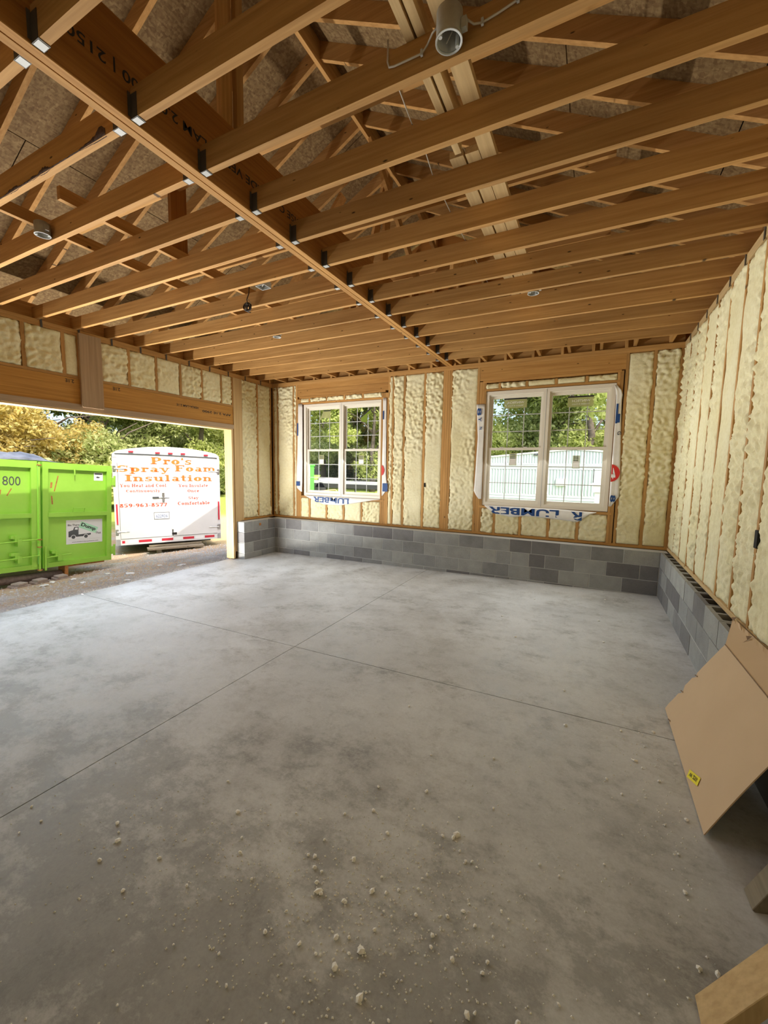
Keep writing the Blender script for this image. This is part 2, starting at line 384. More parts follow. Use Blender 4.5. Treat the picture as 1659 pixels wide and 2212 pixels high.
# bold slab-serif letters, made of strokes: (glyph width, strokes)
def slab_glyphs():
    T, t = 0.27, 0.13
    V = lambda x, y0, y1, w=T: ('b', x - w / 2, y0, x + w / 2, y1)
    Hh = lambda x0, x1, y, w=t: ('b', x0, y - w / 2, x1, y + w / 2)
    S = lambda x, y, w=0.42: Hh(x - w / 2, x + w / 2, y)
    A = lambda cx, cy, rx, ry, a0, a1, wt=T, wn=t: ('a', cx, cy, rx, ry, a0, a1, wt, wn)
    L = lambda x0, y0, x1, y1, w: ('l', x0, y0, x1, y1, w)
    e = t / 2; x = 0.7
    G = {
     'P': (0.95, [V(.25, 0, 1), S(.25, e, .5), Hh(.05, .55, 1 - e), Hh(.25, .55, .45), A(.55, .72, .33, .28, -90, 90)]),
     'F': (0.9, [V(.25, 0, 1), S(.25, e, .5), Hh(.03, .85, 1 - e), Hh(.25, .65, .52), V(.8, .72, 1, .1), V(.62, .4, .64, .08)]),
     'I': (0.55, [V(.27, 0, 1), S(.27, e, .52), S(.27, 1 - e, .52)]),
     'S': (0.9, [A(.44, .72, .36, .28, 30, 270, .22), A(.44, .27, .38, .27, -150, 90, .24), V(.78, .68, .98, .08), V(.08, .02, .34, .08)]),
     'Y': (1.0, [V(.5, 0, .45), S(.5, e, .5), L(.2, 1, .5, .42, .22), L(.82, 1, .5, .42, .12), S(.2, 1 - e), S(.82, 1 - e, .34)]),
     'H': (1.1, [V(.25, 0, 1), V(.85, 0, 1), Hh(.25, .85, .5), S(.25, e), S(.85, e), S(.25, 1 - e), S(.85, 1 - e)]),
     'C': (0.95, [A(.48, .5, .43, .5, 45, 315), V(.86, .66, .98, .08)]),
     'O': (1.0, [A(.5, .5, .45, .5, 0, 360)]),
     'a': (0.75, [V(.52, 0, .5, .2), A(.35, .48, .28, .22, 0, 150, .2), A(.32, .2, .26, .2, 0, 360, .2), Hh(.5, .74, e)]),
     'b': (0.8, [V(.2, 0, 1, .2), Hh(.02, .2, 1 - e), A(.42, .34, .33, .35, 0, 360)]),
     'c': (0.7, [A(.37, .35, .32, .35, 40, 320), V(.62, .44, .64, .1)]),
     'd': (0.82, [V(.6, 0, 1, .2), Hh(.42, .6, 1 - e), Hh(.6, .8, e), A(.38, .34, .33, .35, 0, 360)]),
     'e': (0.72, [A(.37, .35, .32, .35, 0, 315), Hh(.1, .68, .37)]),
     'f': (0.55, [V(.25, 0, .75, .2), S(.25, e, .44), Hh(.03, .5, .66), A(.42, .74, .27, .26, 40, 180, .2)]),
     'i': (0.48, [V(.24, 0, x, .2), S(.24, e, .44), Hh(.03, .24, x - e), A(.24, .87, .12, .12, 0, 360, .12, .12)]),
     'l': (0.48, [V(.24, 0, 1, .2), S(.24, e, .44), Hh(.03, .24, 1 - e)]),
     'm': (1.25, [V(.22, 0, x, .2), V(.62, 0, .5, .2), V(1.02, 0, .5, .2), A(.42, .44, .3, .26, 0, 160, .2), A(.82, .44, .3, .26, 0, 160, .2), S(.22, e, .36), S(.62, e, .36), S(1.04, e, .38), Hh(.02, .22, x - e)]),
     'n': (0.88, [V(.22, 0, x, .2), V(.63, 0, .5, .2), A(.43, .44, .3, .26, 0, 160, .2), S(.22, e, .38), S(.65, e, .38), Hh(.02, .22, x - e)]),
     'o': (0.78, [A(.39, .35, .35, .35, 0, 360)]),
     'p': (0.82, [V(.22, -.3, x, .2), S(.22, -.3 + e, .42), Hh(.02, .22, x - e), A(.44, .35, .33, .35, 0, 360)]),
     'r': (0.62, [V(.22, 0, x, .2), S(.22, e, .42), Hh(.02, .22, x - e), A(.45, .45, .25, .25, 30, 160, .18), A(.5, .55, .11, .11, 0, 360, .11, .11)]),
     's': (0.64, [A(.31, .5, .25, .2, 30, 270, .18), A(.31, .2, .27, .2, -150, 90, .2), V(.54, .46, .68, .08), V(.08, .02, .24, .08)]),
     't': (0.55, [V(.25, .1, .95, .2), Hh(.03, .5, .66), A(.36, .16, .21, .16, 180, 330, .18)]),
     'u': (0.88, [V(.22, .2, x, .2), V(.63, 0, x, .2), A(.42, .24, .3, .24, 190, 360, .2), Hh(.02, .22, x - e), Hh(.44, .63, x - e), Hh(.63, .84, e)]),
     'y': (0.85, [L(.18, x, .44, 0, .2), L(.7, x, .36, -.25, .1), S(.18, x - e, .4), S(.7, x - e, .32), A(.25, -.2, .12, .1, 0, 360, .12, .1)]),
     "'": (0.3, [V(.15, .68, 1, .16)]), '-': (0.45, [Hh(.04, .41, .36, .14)]), ' ': (0.4, []),
     '0': (0.75, [A(.37, .5, .33, .5, 0, 360)]), '3': (0.75, [A(.35, .74, .3, .26, -90, 150), A(.35, .27, .34, .27, -150, 90)]),
     '5': (0.75, [Hh(.1, .66, .93, .14), V(.15, .5, 1, .12), A(.35, .32, .34, .32, -150, 120)]),
     '6': (0.75, [A(.37, .32, .33, .32, 0, 360), A(.48, .5, .44, .5, 80, 190)]),
     '7': (0.72, [Hh(.05, .68, .92, .16), L(.6, .9, .3, 0, .22), V(.09, .72, 1, .1)]),
     '8': (0.75, [A(.37, .75, .28, .25, 0, 360), A(.37, .26, .34, .28, 0, 360)]),
     '9': (0.75, [A(.37, .68, .33, .32, 0, 360), A(.26, .5, .44, .5, -100, 10)]),
    }
    return G
SLAB = slab_glyphs()
def slabmesh(body):
    v, f, x = [], [], 0.0
    for ch in body:
        w, st = SLAB[ch]
        for s in st:
            b = len(v)
            if s[0] == 'b':
                v += [(x + s[1], s[2], 0), (x + s[3], s[2], 0), (x + s[3], s[4], 0), (x + s[1], s[4], 0)]; f.append((b, b + 1, b + 2, b + 3))
            elif s[0] == 'l':
                x0, y0, x1, y1, wd = s[1:]; v += [(x + x0 - wd / 2, y0, 0), (x + x1 - wd / 2, y1, 0), (x + x1 + wd / 2, y1, 0), (x + x0 + wd / 2, y0, 0)]; f.append((b, b + 1, b + 2, b + 3))
            else:
                cx, cy, rx, ry, a0, a1, wt, wn = s[1:]; n = max(4, int(abs(a1 - a0) / 20))
                for i in range(n + 1):
                    a = math.radians(a0 + (a1 - a0) * i / n); c, e = math.cos(a), math.sin(a)
                    v += [(x + cx + rx * c, cy + ry * e, 0), (x + cx + max(rx - wt, 0) * c, cy + max(ry - wn, 0) * e, 0)]
                f += [(b + 2 * i, b + 2 * i + 2, b + 2 * i + 3, b + 2 * i + 1) for i in range(n)]
        x += w + 0.04
    return pymesh('lettering', v, f)
def slab(body, origin, xd, yd, w, h, mat, parent):
    return fit(slabmesh(body), 'lettering', origin, xd, yd, w, h, mat, parent)

XP, YP, ZP = np.array((1, 0, 0.)), np.array((0, 1, 0.)), np.array((0, 0, 1.))
# ================================================================== STRUCTURE
ZC = 3.374                      # underside of the joists
J0, JS = -5.0707, 0.4064        # first joist in view, spacing
YJ = lambda k: J0 + JS * k
XB = 1.1216                     # beam axis
YS, XL, XR = 0.18, -2.70, 4.31  # stud faces
YEND = -9.0
FZ = lambda x: -0.11 * (4.22 - x) / 6.72

# ---- floor with saw cuts
def floor():
    xs = [-2.80, 0.890, 0.897, 4.24]; ys = [YEND, -3.523, -3.516, 0.02]; mb = MB()
    for i in range(3):
        for j in range(3):
            cut = (i == 1 or j == 1); d = 0.03 if cut else 0.0
            x0, x1, y0, y1 = xs[i], xs[i + 1], ys[j], ys[j + 1]; b = len(mb.v)
            for (x, y) in ((x0, y0), (x1, y0), (x1, y1), (x0, y1)): mb.v.append((x, y, FZ(x) - d))
            for (x, y) in ((x0, y0), (x1, y0), (x1, y1), (x0, y1)): mb.v.append((x, y, FZ(x) - 0.13))
            mb.f += [(b, b + 1, b + 2, b + 3), (b + 4, b + 7, b + 6, b + 5), (b, b + 4, b + 5, b + 1), (b + 1, b + 5, b + 6, b + 2), (b + 2, b + 6, b + 7, b + 3), (b + 3, b + 7, b + 4, b)]
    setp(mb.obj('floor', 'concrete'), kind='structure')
floor()

# ---- spray foam between studs
def foam_panel(axis, a0, a1, z0, z1, face, nrm, parent, seed, amp=0.020, over=0.009):
    """bumpy foam filling one bay; axis 0: runs along x on plane y=face; axis 1: along y on plane x=face; nrm = sign towards the room"""
    st = 0.016; na, nz = max(6, int((a1 - a0) / st)), max(4, int((z1 - z0) / st)); V = []; F = []
    o = Vector((seed * 13.7, seed * 7.1, 0))
    for j in range(nz + 1):
        z = z0 + (z1 - z0) * j / nz
        eL = over * (0.3 + 1.6 * noise.noise(Vector((seed, z * 5, 1.3)))) + 0.0035 * noise.noise(Vector((seed, z * 31, 4))) + 0.007 * noise.noise(Vector((seed, z * 11, 14)))
        eR = over * (0.3 + 1.6 * noise.noise(Vector((seed, z * 5, 9.3)))) + 0.0035 * noise.noise(Vector((seed, z * 31, 7))) + 0.007 * noise.noise(Vector((seed, z * 11, 17)))
        for i in range(na + 1):
            t = i / na; a = (a0 - eL) + (a1 + eR - a0 + eL) * t
            p = Vector((a, z, 0)) + o
            rough = max(0.0, min(1.0, 0.55 + 1.5 * noise.noise(Vector((a * 1.3, z * 0.9, seed * 0.37)))))
            d = 0.6 * noise.noise(p * 4) + rough * (2.2 * abs(noise.noise(p * 11)) + 1.3 * noise.noise(p * 23) + .5 * noise.noise(p * 45) - .3)
            edge = min(t * (a1 - a0), (1 - t) * (a1 - a0), (z - z0), (z1 - z)) / 0.035
            e = min(1.0, max(0.0, edge)); h = -0.004 + amp * d + 0.006 * e - 0.006 * (1 - e) ** 2
            jz = 0.0 if 0 < j < nz else 0.006 * noise.noise(Vector((a * 25, seed, j)))
            pos = face + nrm * h
            V.append((a, pos, z + jz) if axis == 0 else (pos, a, z + jz))
    W1 = na + 1
    for j in range(nz):
        for i in range(na): F.append((j * W1 + i, j * W1 + i + 1, (j + 1) * W1 + i + 1, (j + 1) * W1 + i))
    rim = [i for i in range(W1)] + [j * W1 + na for j in range(1, nz + 1)] + [nz * W1 + i for i in range(na - 1, -1, -1)] + [j * W1 for j in range(nz - 1, 0, -1)]
    b = len(V)
    for r in rim:
        x, y, z = V[r]; V.append((x, face - nrm * 0.05, z) if axis == 0 else (face - nrm * 0.05, y, z))
    n = len(rim)
    for k in range(n): F.append((rim[k], rim[(k + 1) % n], b + (k + 1) % n, b + k))
    me = pymesh('foam_panel', V, F, True); bm = bmesh.new(); bm.from_mesh(me); bmesh.ops.recalc_face_normals(bm, faces=bm.faces); bm.to_mesh(me); bm.free()
    link('foam_panel', me, 'foam', parent)

# ---- concrete blocks
def block_mesh(L, hollow=False, axis=0):
    key = ('block', round(L, 3), hollow, axis)
    if key in CACHE: return CACHE[key]
    l, h, d = L - 0.009, 0.2032 - 0.009, 0.194; mb = MB()
    if not hollow:
        bm = bmesh.new(); bmesh.ops.create_cube(bm, size=1); bmesh.ops.scale(bm, vec=(l, d, h), verts=bm.verts); bmesh.ops.bevel(bm, geom=list(bm.edges), offset=0.003, segments=1, affect='EDGES')
        me = bpy.data.meshes.new('concrete_block'); bm.to_mesh(me); bm.free()
    else:
        sh, wb = 0.032, 0.03
        mb.box((-l / 2, l / 2), (-d / 2, -d / 2 + sh), (-h / 2, h / 2)); mb.box((-l / 2, l / 2), (d / 2 - sh, d / 2), (-h / 2, h / 2))
        nw = 3 if L > 0.3 else 2
        for k in range(nw):
            c = -l / 2 + wb / 2 + (l - wb) * k / (nw - 1); mb.box((c - wb / 2, c + wb / 2), (-d / 2 + sh, d / 2 - sh), (-h / 2, h / 2))
        me = mb.mesh('concrete_block')
    if axis == 1: me.transform(Matrix.Rotation(PI / 2, 4, 'Z'))
    me.materials.append(M['cmu']); CACHE[key] = me; return me
def block_course(parent, axis, joints, z0, face, nrm, hollow=False):
    r = random.Random(int(z0 * 100) + axis * 7 + 3)
    for a, b in zip(joints[:-1], joints[1:]):
        me = block_mesh(b - a, hollow, axis); c = face - nrm * 0.097 + nrm * r.uniform(-0.001, 0.002)
        p = ((a + b) / 2, c, z0 + 0.1016) if axis == 0 else (c, (a + b) / 2, z0 + 0.1016)
        link('concrete_block', me, None, parent, p)

# ---------------- back wall
def hole_sheet(x0, x1, z0, z1, holes, y0, y1):
    mb = MB(); xs = sorted({x0, x1, *[h[0] for h in holes], *[h[1] for h in holes]}); zs = sorted({z0, z1, *[h[2] for h in holes], *[h[3] for h in holes]})
    for a, b in zip(xs[:-1], xs[1:]):
        for c, d in zip(zs[:-1], zs[1:]):
            m = ((a + b) / 2, (c + d) / 2)
            if not any(h[0] < m[0] < h[1] and h[2] < m[1] < h[3] for h in holes): mb.box((a, b), (y0, y1), (c, d))
    return mb
W1 = (-1.90, -0.11, 1.10, 2.91); W2 = (1.74, 3.56, 1.10, 2.91)
wb = setp(hole_sheet(-2.9, 4.5, -0.3, 3.4, [W1, W2], 0.275, 0.30).obj('wall_back', 'osb'), kind='structure')
box('mortar_bed', (-2.6, 4.3), (0.0035, 0.185), (-0.2, 0.606), 'mortar', wb)
odd = [-2.51, -2.219] + [-2.219 + .4064 * k for k in range(1, 12)] + [2.573 + .4064 * k for k in range(0, 4)] + [4.215]
even = [-2.51, -2.4222] + [-2.4222 + .4064 * k for k in range(1, 12)] + [2.28, 2.545, 2.776, 3.182, 3.589, 3.995, 4.215]
even = sorted(set(round(e, 4) for e in even if True)); even = [e for i, e in enumerate(even) if i == 0 or e - even[i - 1] > 0.08]
for c, jt in ((3, odd), (2, even), (1, odd), (0, even)): block_course(wb, 0, jt, 0.2032 * (c - 1), 0.0, -1)
ZS = 0.61
box('sill_plate', (XL, XR + .09), (YS - 0.003, YS + 0.09), (ZS + .004, ZS + 0.042), 'hdr_x', wb)
for z in (3.298, 3.336): box('top_plate', (XL - .09, XR + .09), (YS - .002, YS + .09), (z, z + 0.037), 'wood_x', wb)
PT = 3.298
def stud(x0, x1, z0=ZS + .042, z1=PT, mat='wood_z', y=YS, name='stud'): return box(name, (x0, x1), (y, y + 0.089), (z0, z1), mat, wb)
for x0, x1 in ((-2.70, -2.665), (-2.588, -2.55), (-2.168, -2.13), (0.083, 0.118), (0.30, 0.338), (0.681, 0.72),
               (1.024, 1.062), (1.064, 1.102), (1.104, 1.142), (1.145, 1.183), (1.60, 1.637), (3.655, 3.69), (3.977, 4.015), (4.272, 4.31)): stud(x0, x1)
# jacks
for x0, x1 in ((-2.085, -2.047), (-2.045, -2.007), (-2.004, -1.966), (-0.14, -0.103), (-0.1, -0.062), (-0.06, -0.022), (-0.02, 0.018)): stud(x0, x1, z1=3.02)
stud(0.0, 0.036, 3.02, PT); stud(-2.085, -2.045, 3.02, PT)
for x0, x1 in ((1.640, 1.676), (1.678, 1.714), (3.565, 3.602), (3.604, 3.641), (1.716, 1.745)): stud(x0, x1, z1=3.07)
# headers, rough sills, cripples
box('header', (-2.043, -0.002), (YS + .0, YS + .08), (3.20, PT), 'hdr_x', wb); box('header', (-2.043, -0.002), (YS + .003, YS + .08), (3.068, 3.197), 'hdr_x', wb)
box('header', (1.640, 3.655), (YS + .0, YS + .08), (3.085, PT), 'hdr_x', wb)
for (a, b, h) in ((-2.0, -0.06, 3.04), (1.69, 3.61, 3.055)):
    box('header_plate', (a, b), (YS - .002, YS + .085), (h - 0.005, h + .028), 'hdr_x', wb)
    box('window_head_plate', (a, b), (YS - .002, YS + .085), (2.918, 2.95), 'hdr_x', wb)
    box('rough_sill', (a, b), (YS - .002, YS + .085), (1.055, 1.092), 'wood_x', wb)
for x in (-1.75, -1.335, -0.93, -0.527, 1.953, 2.36, 2.775, 3.18): 
    stud(x - .019, x + .019, ZS + .042, 1.055); box('cripple', (x - .019, x + .019), (YS, YS + .085), (2.95, 3.035), 'wood_z', wb)
sd = [1]
def fp(*a, **k): sd[0] += 1; foam_panel(*a, sd[0], **k)
for a, b in ((-2.665, -2.588), (-2.55, -2.168), (-2.13, -2.085), (0.02, 0.083), (0.118, 0.30), (0.338, 0.681), (0.72, 1.024), (1.183, 1.60), (3.69, 3.977), (4.015, 4.272)):
    fp(0, a, b, ZS + .045, PT - .005, YS, -1, wb)
cr1 = [-1.966, -1.769, -1.731, -1.354, -1.316, -0.949, -0.911, -0.546, -0.508, -0.14]; cr2 = [1.745, 1.934, 1.972, 2.341, 2.379, 2.756, 2.794, 3.161, 3.199, 3.565]
for cr in (cr1, cr2):
    for i in range(0, 10, 2): fp(0, cr[i], cr[i + 1], ZS + .045, 1.05, YS, -1, wb, amp=0.022); fp(0, cr[i], cr[i + 1], 2.953, 3.033, YS, -1, wb)
# gable above
gm = MB(); gm.prism([(-3.4, 3.4), (5.0, 3.4), (0.8, 5.6)], 0.275, 0.30, 1); gm.obj('gable_sheathing', 'lvl_x', wb)
for k in range(-6, 8):
    x = 0.8 + 0.4064 * k; zt = 5.45 - .495 * abs(x - .8) + .0
    box('gable_stud', (x - .019, x + .019), (YS, YS + .089), (3.373, zt), 'wood_z', wb)
box('outlet_gap', (0.73, 0.755), (YS - .012, YS + .03), (1.36, 1.43), 'dark', wb)

# ---------------- windows
def window(name, x0, x1, z0, z1, marks):
    mb = MB(); mb.ring(x0, x1, z0, z1, 0.055, 0.195, 0.30); mb.ring(x0 + .055, x1 - .055, z0 + .055, z1 - .055, .018, .215, .30)
    r = setp(mb.obj(name, 'vinyl'), kind='structure')
    xm = (x0 + x1) / 2; box('mullion', (xm - .045, xm + .045), (.193, .30), (z0 + .055, z1 - .055), 'vinyl', r)
    box('mullion_seam', (xm - .004, xm + .004), (.1905, .194), (z0 + .02, z1 - .02), 'grille', r)
    zm = (z0 + z1) / 2 + 0.0
    for (a, b) in ((x0 + .073, xm - .045), (xm + .045, x1 - .073)):
        for up in (1, 0):
            c, d = (zm - .015, z1 - .073) if up else (z0 + .073, zm + .025)
            y = .252 if up else .222; w = .036
            s = MB().ring(a, b, c, d, w, y, y + .028).obj('sash', 'vinyl', r)
            ga, gb, gc, gd = a + w, b - w, c + w, d - w
            link('pane', MB().box((ga, gb), (y + .012, y + .016), (gc, gd)).mesh('pane'), 'glass', s)
            for k in (1, 2):
                gx = ga + (gb - ga) * k / 3; gz = gc + (gd - gc) * k / 3
                link('grille_bar', MB().box((gx - .006, gx + .006), (y + .008, y + .012), (gc, gd)).mesh('grille_bar'), 'grille', s)
                link('grille_bar', MB().box((ga, gb), (y + .006, y + .010), (gz - .006, gz + .006)).mesh('grille_bar'), 'grille', s)
            yf = y + .004
            mk = marks[(0 if a < xm - .2 and b < xm else 1)][up]
            if up: sticker_top(s, mk, yf, y)
            else:
                sx0, sz0, sx1, sz1 = mk
                link('sticker', MB().box((sx0, sx1), (yf - .001, yf), (sz0, sz1)).mesh('sticker'), 'film', s)
                link('sticker', MB().box((sx0 + .008, sx1 - .008), (yf - .002, yf - .001), (sz0 + .01, sz0 + (sz1 - sz0) * .55)).mesh('sticker'), 'wrap', s)
                for q in range(3): link('sticker_print', MB().box((sx0 + .015, sx1 - .02), (yf - .0025, yf - .001), (sz1 - .03 - q * .026, sz1 - .02 - q * .026)).mesh('sticker_print'), 'greyink', s)
    for xx in (-.18, .18):
        for c in ((x0 + xm) / 2, (x1 + xm) / 2):
            box('sash_lock', (c + xx - .025, c + xx + .025), (.222, .25), (zm + .02, zm + .036), 'vinyl', r)
    return r
def sticker_top(s, mk, yf, y):
    kind, pts = mk
    if kind == 'flat':
        x0, z0, x1, z1 = pts
        link('sticker', MB().box((x0, x1), (yf - .001, yf), (z0, z1)).mesh('sticker'), 'film', s)
        link('sticker_band', MB().box((x0, x1), (yf - .002, yf - .001), (z1 - .022, z1)).mesh('sticker_band'), 'black', s)
        text('WINTECH', (x0 + .06, yf - .003, z0 + .068), XP, ZP, (x1 - x0) * .7, .034, 'wrap', s, bold=.01, mirror=True)
        text('Windows & Doors', (x0 + .06, yf - .003, z0 + .028), XP, ZP, (x1 - x0) * .68, .022, 'wrap', s, mirror=True)
    else:
        v = [(p[0], yf - .001, p[1]) for p in pts] + [(p[0], yf + .0, p[1]) for p in pts]; n = len(pts)
        f = [tuple(range(n)), tuple(range(n, 2 * n))[::-1]] + [(i, (i + 1) % n, n + (i + 1) % n, n + i) for i in range(n)]
        link('sticker', pymesh('sticker', v, f), 'film' if kind == 'fold' else 'filmg', s)
        x1, z1 = pts[1]; link('sticker_band', MB().box((pts[0][0], x1), (yf - .003, yf - .001), (z1 - .02, z1)).mesh('sticker_band') if kind == 'fold' else MB().bar((pts[0][0], yf - .002, pts[0][1]), (pts[1][0], yf - .002, pts[1][1]), .004, .022).mesh('sticker_band'), 'black', s)
window('window_1', *W1, [[(-1.542, 1.731, -1.428, 1.916), ('fold', [(-1.46, 2.787), (-1.292, 2.787), (-1.291, 2.63), (-1.50, 2.64), (-1.585, 2.573), (-1.51, 2.68)])],
                         [(-0.633, 1.74, -0.516, 1.915), ('green', [(-0.604, 2.623), (-0.381, 2.784), (-0.40, 2.70), (-0.47, 2.66), (-0.476, 2.52), (-0.60, 2.54)])]])
window('window_2', *W2, [[(2.142, 1.75, 2.254, 1.944), ('flat', (2.021, 2.645, 2.365, 2.80))], [(3.057, 1.718, 3.158, 1.907), ('flat', (2.941, 2.62, 3.286, 2.775))]])

# ---------------- left wall with the garage door opening
DY0, DY1 = -5.95, -0.94
mb = MB()
for (y0, y1, z0, z1) in ((DY1 + .02, 0.3, -.2, 3.4), (DY0, DY1 + .02, 2.43, 3.4), (YEND, DY0, -.2, 3.4)): mb.box((-2.86, -2.795), (y0, y1), (z0, z1))
wl = setp(mb.obj('wall_left', 'osb'), kind='structure')
box('mortar_bed', (-2.70, -2.5135), (-0.835, 0.02), (-0.25, 0.606), 'mortar', wl)
for c, jt in ((3, [-.85, -.61, -.2036, 0.0]), (2, [-.85, -.40, 0.0]), (1, [-.85, -.61, -.2036, 0.0]), (0, [-.85, -.40, 0.0])): block_course(wl, 1, jt, .2032 * (c - 1), -2.51, 1)
def sbox(name, y, z, mat='wood_z', x=(-2.79, XL), **k): return box(name, x, y, z, mat, wl, **k)
sbox('sill_plate', (-.66, YS), (ZS + .004, ZS + .042), 'hdr_y')
for z in (3.298, 3.336): sbox('top_plate', (YEND, YS), (z, z + .037), 'wood_y')
sbox('post', (-.873, -.664), (.03, 3.298), 'pale_z', (-2.79, -2.695))
sbox('door_jamb', (DY1, DY1 + .04), (-.10, 2.36), 'pale_z', (-2.88, -2.69)); sbox('door_jamb', (DY1 + .04, -.873), (-.1, 2.43), 'pale_z', (-2.87, -2.71))
sbox('header', (DY0, -.875), (2.432, 2.755), 'lvl_header', (-2.79, -2.705))
sbox('header_trim', (DY0, -.88), (2.357, 2.432), 'trim_wood', (-2.79, -2.685)); sbox('header_trim', (DY0, DY1), (2.335, 2.357), 'pale_y', (-2.88, -2.69))
sbox('header_plate', (DY0, -.875), (2.757, 2.79), 'wood_y')
sbox('post', (-3.436, -3.168), (2.40, 3.335), 'post_wood', (-2.70, -2.66))
ys = [-5.65, -5.24, -4.83, -4.42, -4.011, -3.602, -2.782, -2.368, -1.957, -1.55, -1.143]
for y in ys: sbox('stud', (y - .019, y + .019), (2.79, 3.298))
sbox('stud', (-3.195, -3.157), (2.79, 3.298)); sbox('stud', (-.906, -.868), (2.79, 3.298)); sbox('stud', (-3.45, -3.412), (2.79, 3.298))
bays = [(-4.40, -4.03), (-3.992, -3.621), (-3.583, -3.45), (-3.157, -2.801), (-2.763, -2.387), (-2.349, -1.976), (-1.938, -1.569), (-1.531, -1.162), (-1.124, -.906), (-4.81, -4.44), (-5.22, -4.85), (-5.63, -5.26)]
for a, b in bays: fp(1, a, b, 2.793, 3.294, XL, 1, wl)
sbox('stud', (-.277, -.239), (ZS + .042, 3.298)); sbox('stud', (.10, .138), (ZS + .042, 3.298))
fp(1, -.664, -.277, ZS + .045, 3.294, XL, 1, wl); fp(1, -.239, .10, ZS + .045, 3.294, XL, 1, wl)
fp(1, YEND, DY0 - .1, 0.1, 3.29, XL, 1, wl) if False else None
sbox('rim_board', (YEND, YS), (3.376, 3.56), 'wood_y', (-2.82, -2.78))
for yy in (-3.6, -3.02): text('2.1E', (-2.7035, yy + .1, 2.735), -YP, -ZP, .10, .045, 'black', wl, bold=.015)
text('APA 2.1E 2900', (-2.7035, -.93, 2.62), -YP, -ZP, .62, .042, 'black', wl, bold=.02)
text('VERSA-LAM 2.1E', (-2.7035, -1.62, 2.655), -YP, -ZP, .42, .035, 'black', wl, bold=.02)
sbox('conduit_hole', (-.45, -.40), (.50, .55), 'rust', (-2.512, -2.505))

# ---------------- right wall
mb = MB(); mb.box((4.405, 4.45), (YEND, .3), (-.2, 3.5)); wr = setp(mb.obj('wall_right', 'osb'), kind='structure')
box('mortar_bed', (4.2235, 4.40), (YEND, 0.0), (-.2, .40), 'mortar', wr); box('block_core', (4.25, 4.40), (YEND, 0.0), (.40, .43), 'dark', wr)
jr = [0.0 - .4064 * k for k in range(0, 20)][::-1]; jr2 = [0.0] + [-.2032 - .4064 * k for k in range(0, 19)]; jr2 = jr2[::-1]
for c, jt in ((3, jr), (2, jr2), (1, jr)): block_course(wr, 1, jt, .2032 * (c - 1), 4.22, -1, hollow=(c == 3))
rb = lambda n, y, z, mat='wood_z', x=(XR, 4.40): box(n, x, y, z, mat, wr)
rb('sill_plate', (YEND, YS), (ZS + .004, ZS + .042), 'pale_y', (XR - .002, 4.40))
for z in (3.298, 3.336): rb('top_plate', (YEND, YS), (z, z + .037), 'pale_y', (XR - .002, 4.40))
rys = [-3.07 + .4064 * k for k in range(-12, 9)]
for y in rys: rb('stud', (y - .019, y + .019), (ZS + .042, 3.298))
for y0, y1 in zip(rys[:-1], rys[1:]):
    if y0 > -5.2: fp(1, y0 + .019, y1 - .019, ZS + .045, 3.294, XR, -1, wr, amp=.018, over=.013)
    elif y0 > -8.2: rb('foam_panel', (y0 + .019, y1 - .019), (ZS + .045, 3.294), 'foam', (XR + .005, 4.36))
rb('rim_board', (YEND, YS), (3.376, 3.56), 'wood_y', (4.39, 4.42))
rb('wall_gap', (-3.13, -3.08), (1.19, 1.305), 'dark', (XR - .014, XR + .02))

# ---------------- wall behind the viewer
mb = MB(); mb.box((-2.86, 4.45), (YEND - .1, YEND), (-.2, 3.4)); mb.prism([(-3.4, 3.4), (5.0, 3.4), (0.8, 5.6)], YEND - .1, YEND, 1); setp(mb.obj('wall_front', 'foam'), kind='structure')

# ---------------- ceiling: beam, joists, hangers, ties, blocking
ce = root('ceiling', (0, 0, 0), kind='structure')
bm_ = box('flush_beam', (XB - .047, XB - .002), (YEND, YS), (ZC, ZC + .42), 'lvl_y', ce); box('flush_beam', (XB + .002, XB + .047), (YEND, YS), (ZC, ZC + .42), 'lvl_y', ce)
box('beam_strip', (XB - .048, XB - .004), (YEND, YS), (ZC - .006, ZC), 'hdr_y', ce); box('beam_strip', (XB + .004, XB + .048), (YEND, YS), (ZC - .006, ZC), 'hdr_y', ce)
text('\u00aeBOISE CASCADE VERSA-LAM 2.0 3100 | 2150 SP', (XB + .0475, -3.62, ZC + .225), -YP, -ZP, 1.86, .07, 'black', ce, bold=.012)
tagm = MB().box((-.03, .03), (-.024, .024), (-.004, 0)).mesh('hanger_tag')
def hanger(k, side, j):
    """joist hanger at the beam: seat with white tag and two side straps"""
    xe = XB + side * .05; sgn = side; y = YJ(k); mb = MB()
    mb.box(sorted((xe, xe + sgn * .055)), (y - .022, y + .022), (ZC - .003, ZC - .0005))
    for q in (-1, 1): mb.box(sorted((xe, xe + sgn * .05)), sorted((y + q * .019, y + q * .0215)), (ZC, ZC + .11)); mb.box(sorted((xe - sgn * .001, xe + sgn * .002)), sorted((y + q * .021, y + q * .034)), (ZC + .01, ZC + .12))
    me = mb.mesh('joist_hanger'); me.transform(Matrix.Translation(-OFF[j.name]))
    h = link('joist_hanger', me, 'hanger', j, OFF[j.name])
    t = MB().box(sorted((xe + sgn * .006, xe + sgn * .048)), (y - .019, y + .019), (ZC - .0045, ZC - .003)).mesh('hanger_tag'); t.transform(Matrix.Translation(-OFF[j.name])); link('hanger_tag', t, 'tag', j, OFF[j.name])
bark_k = 0
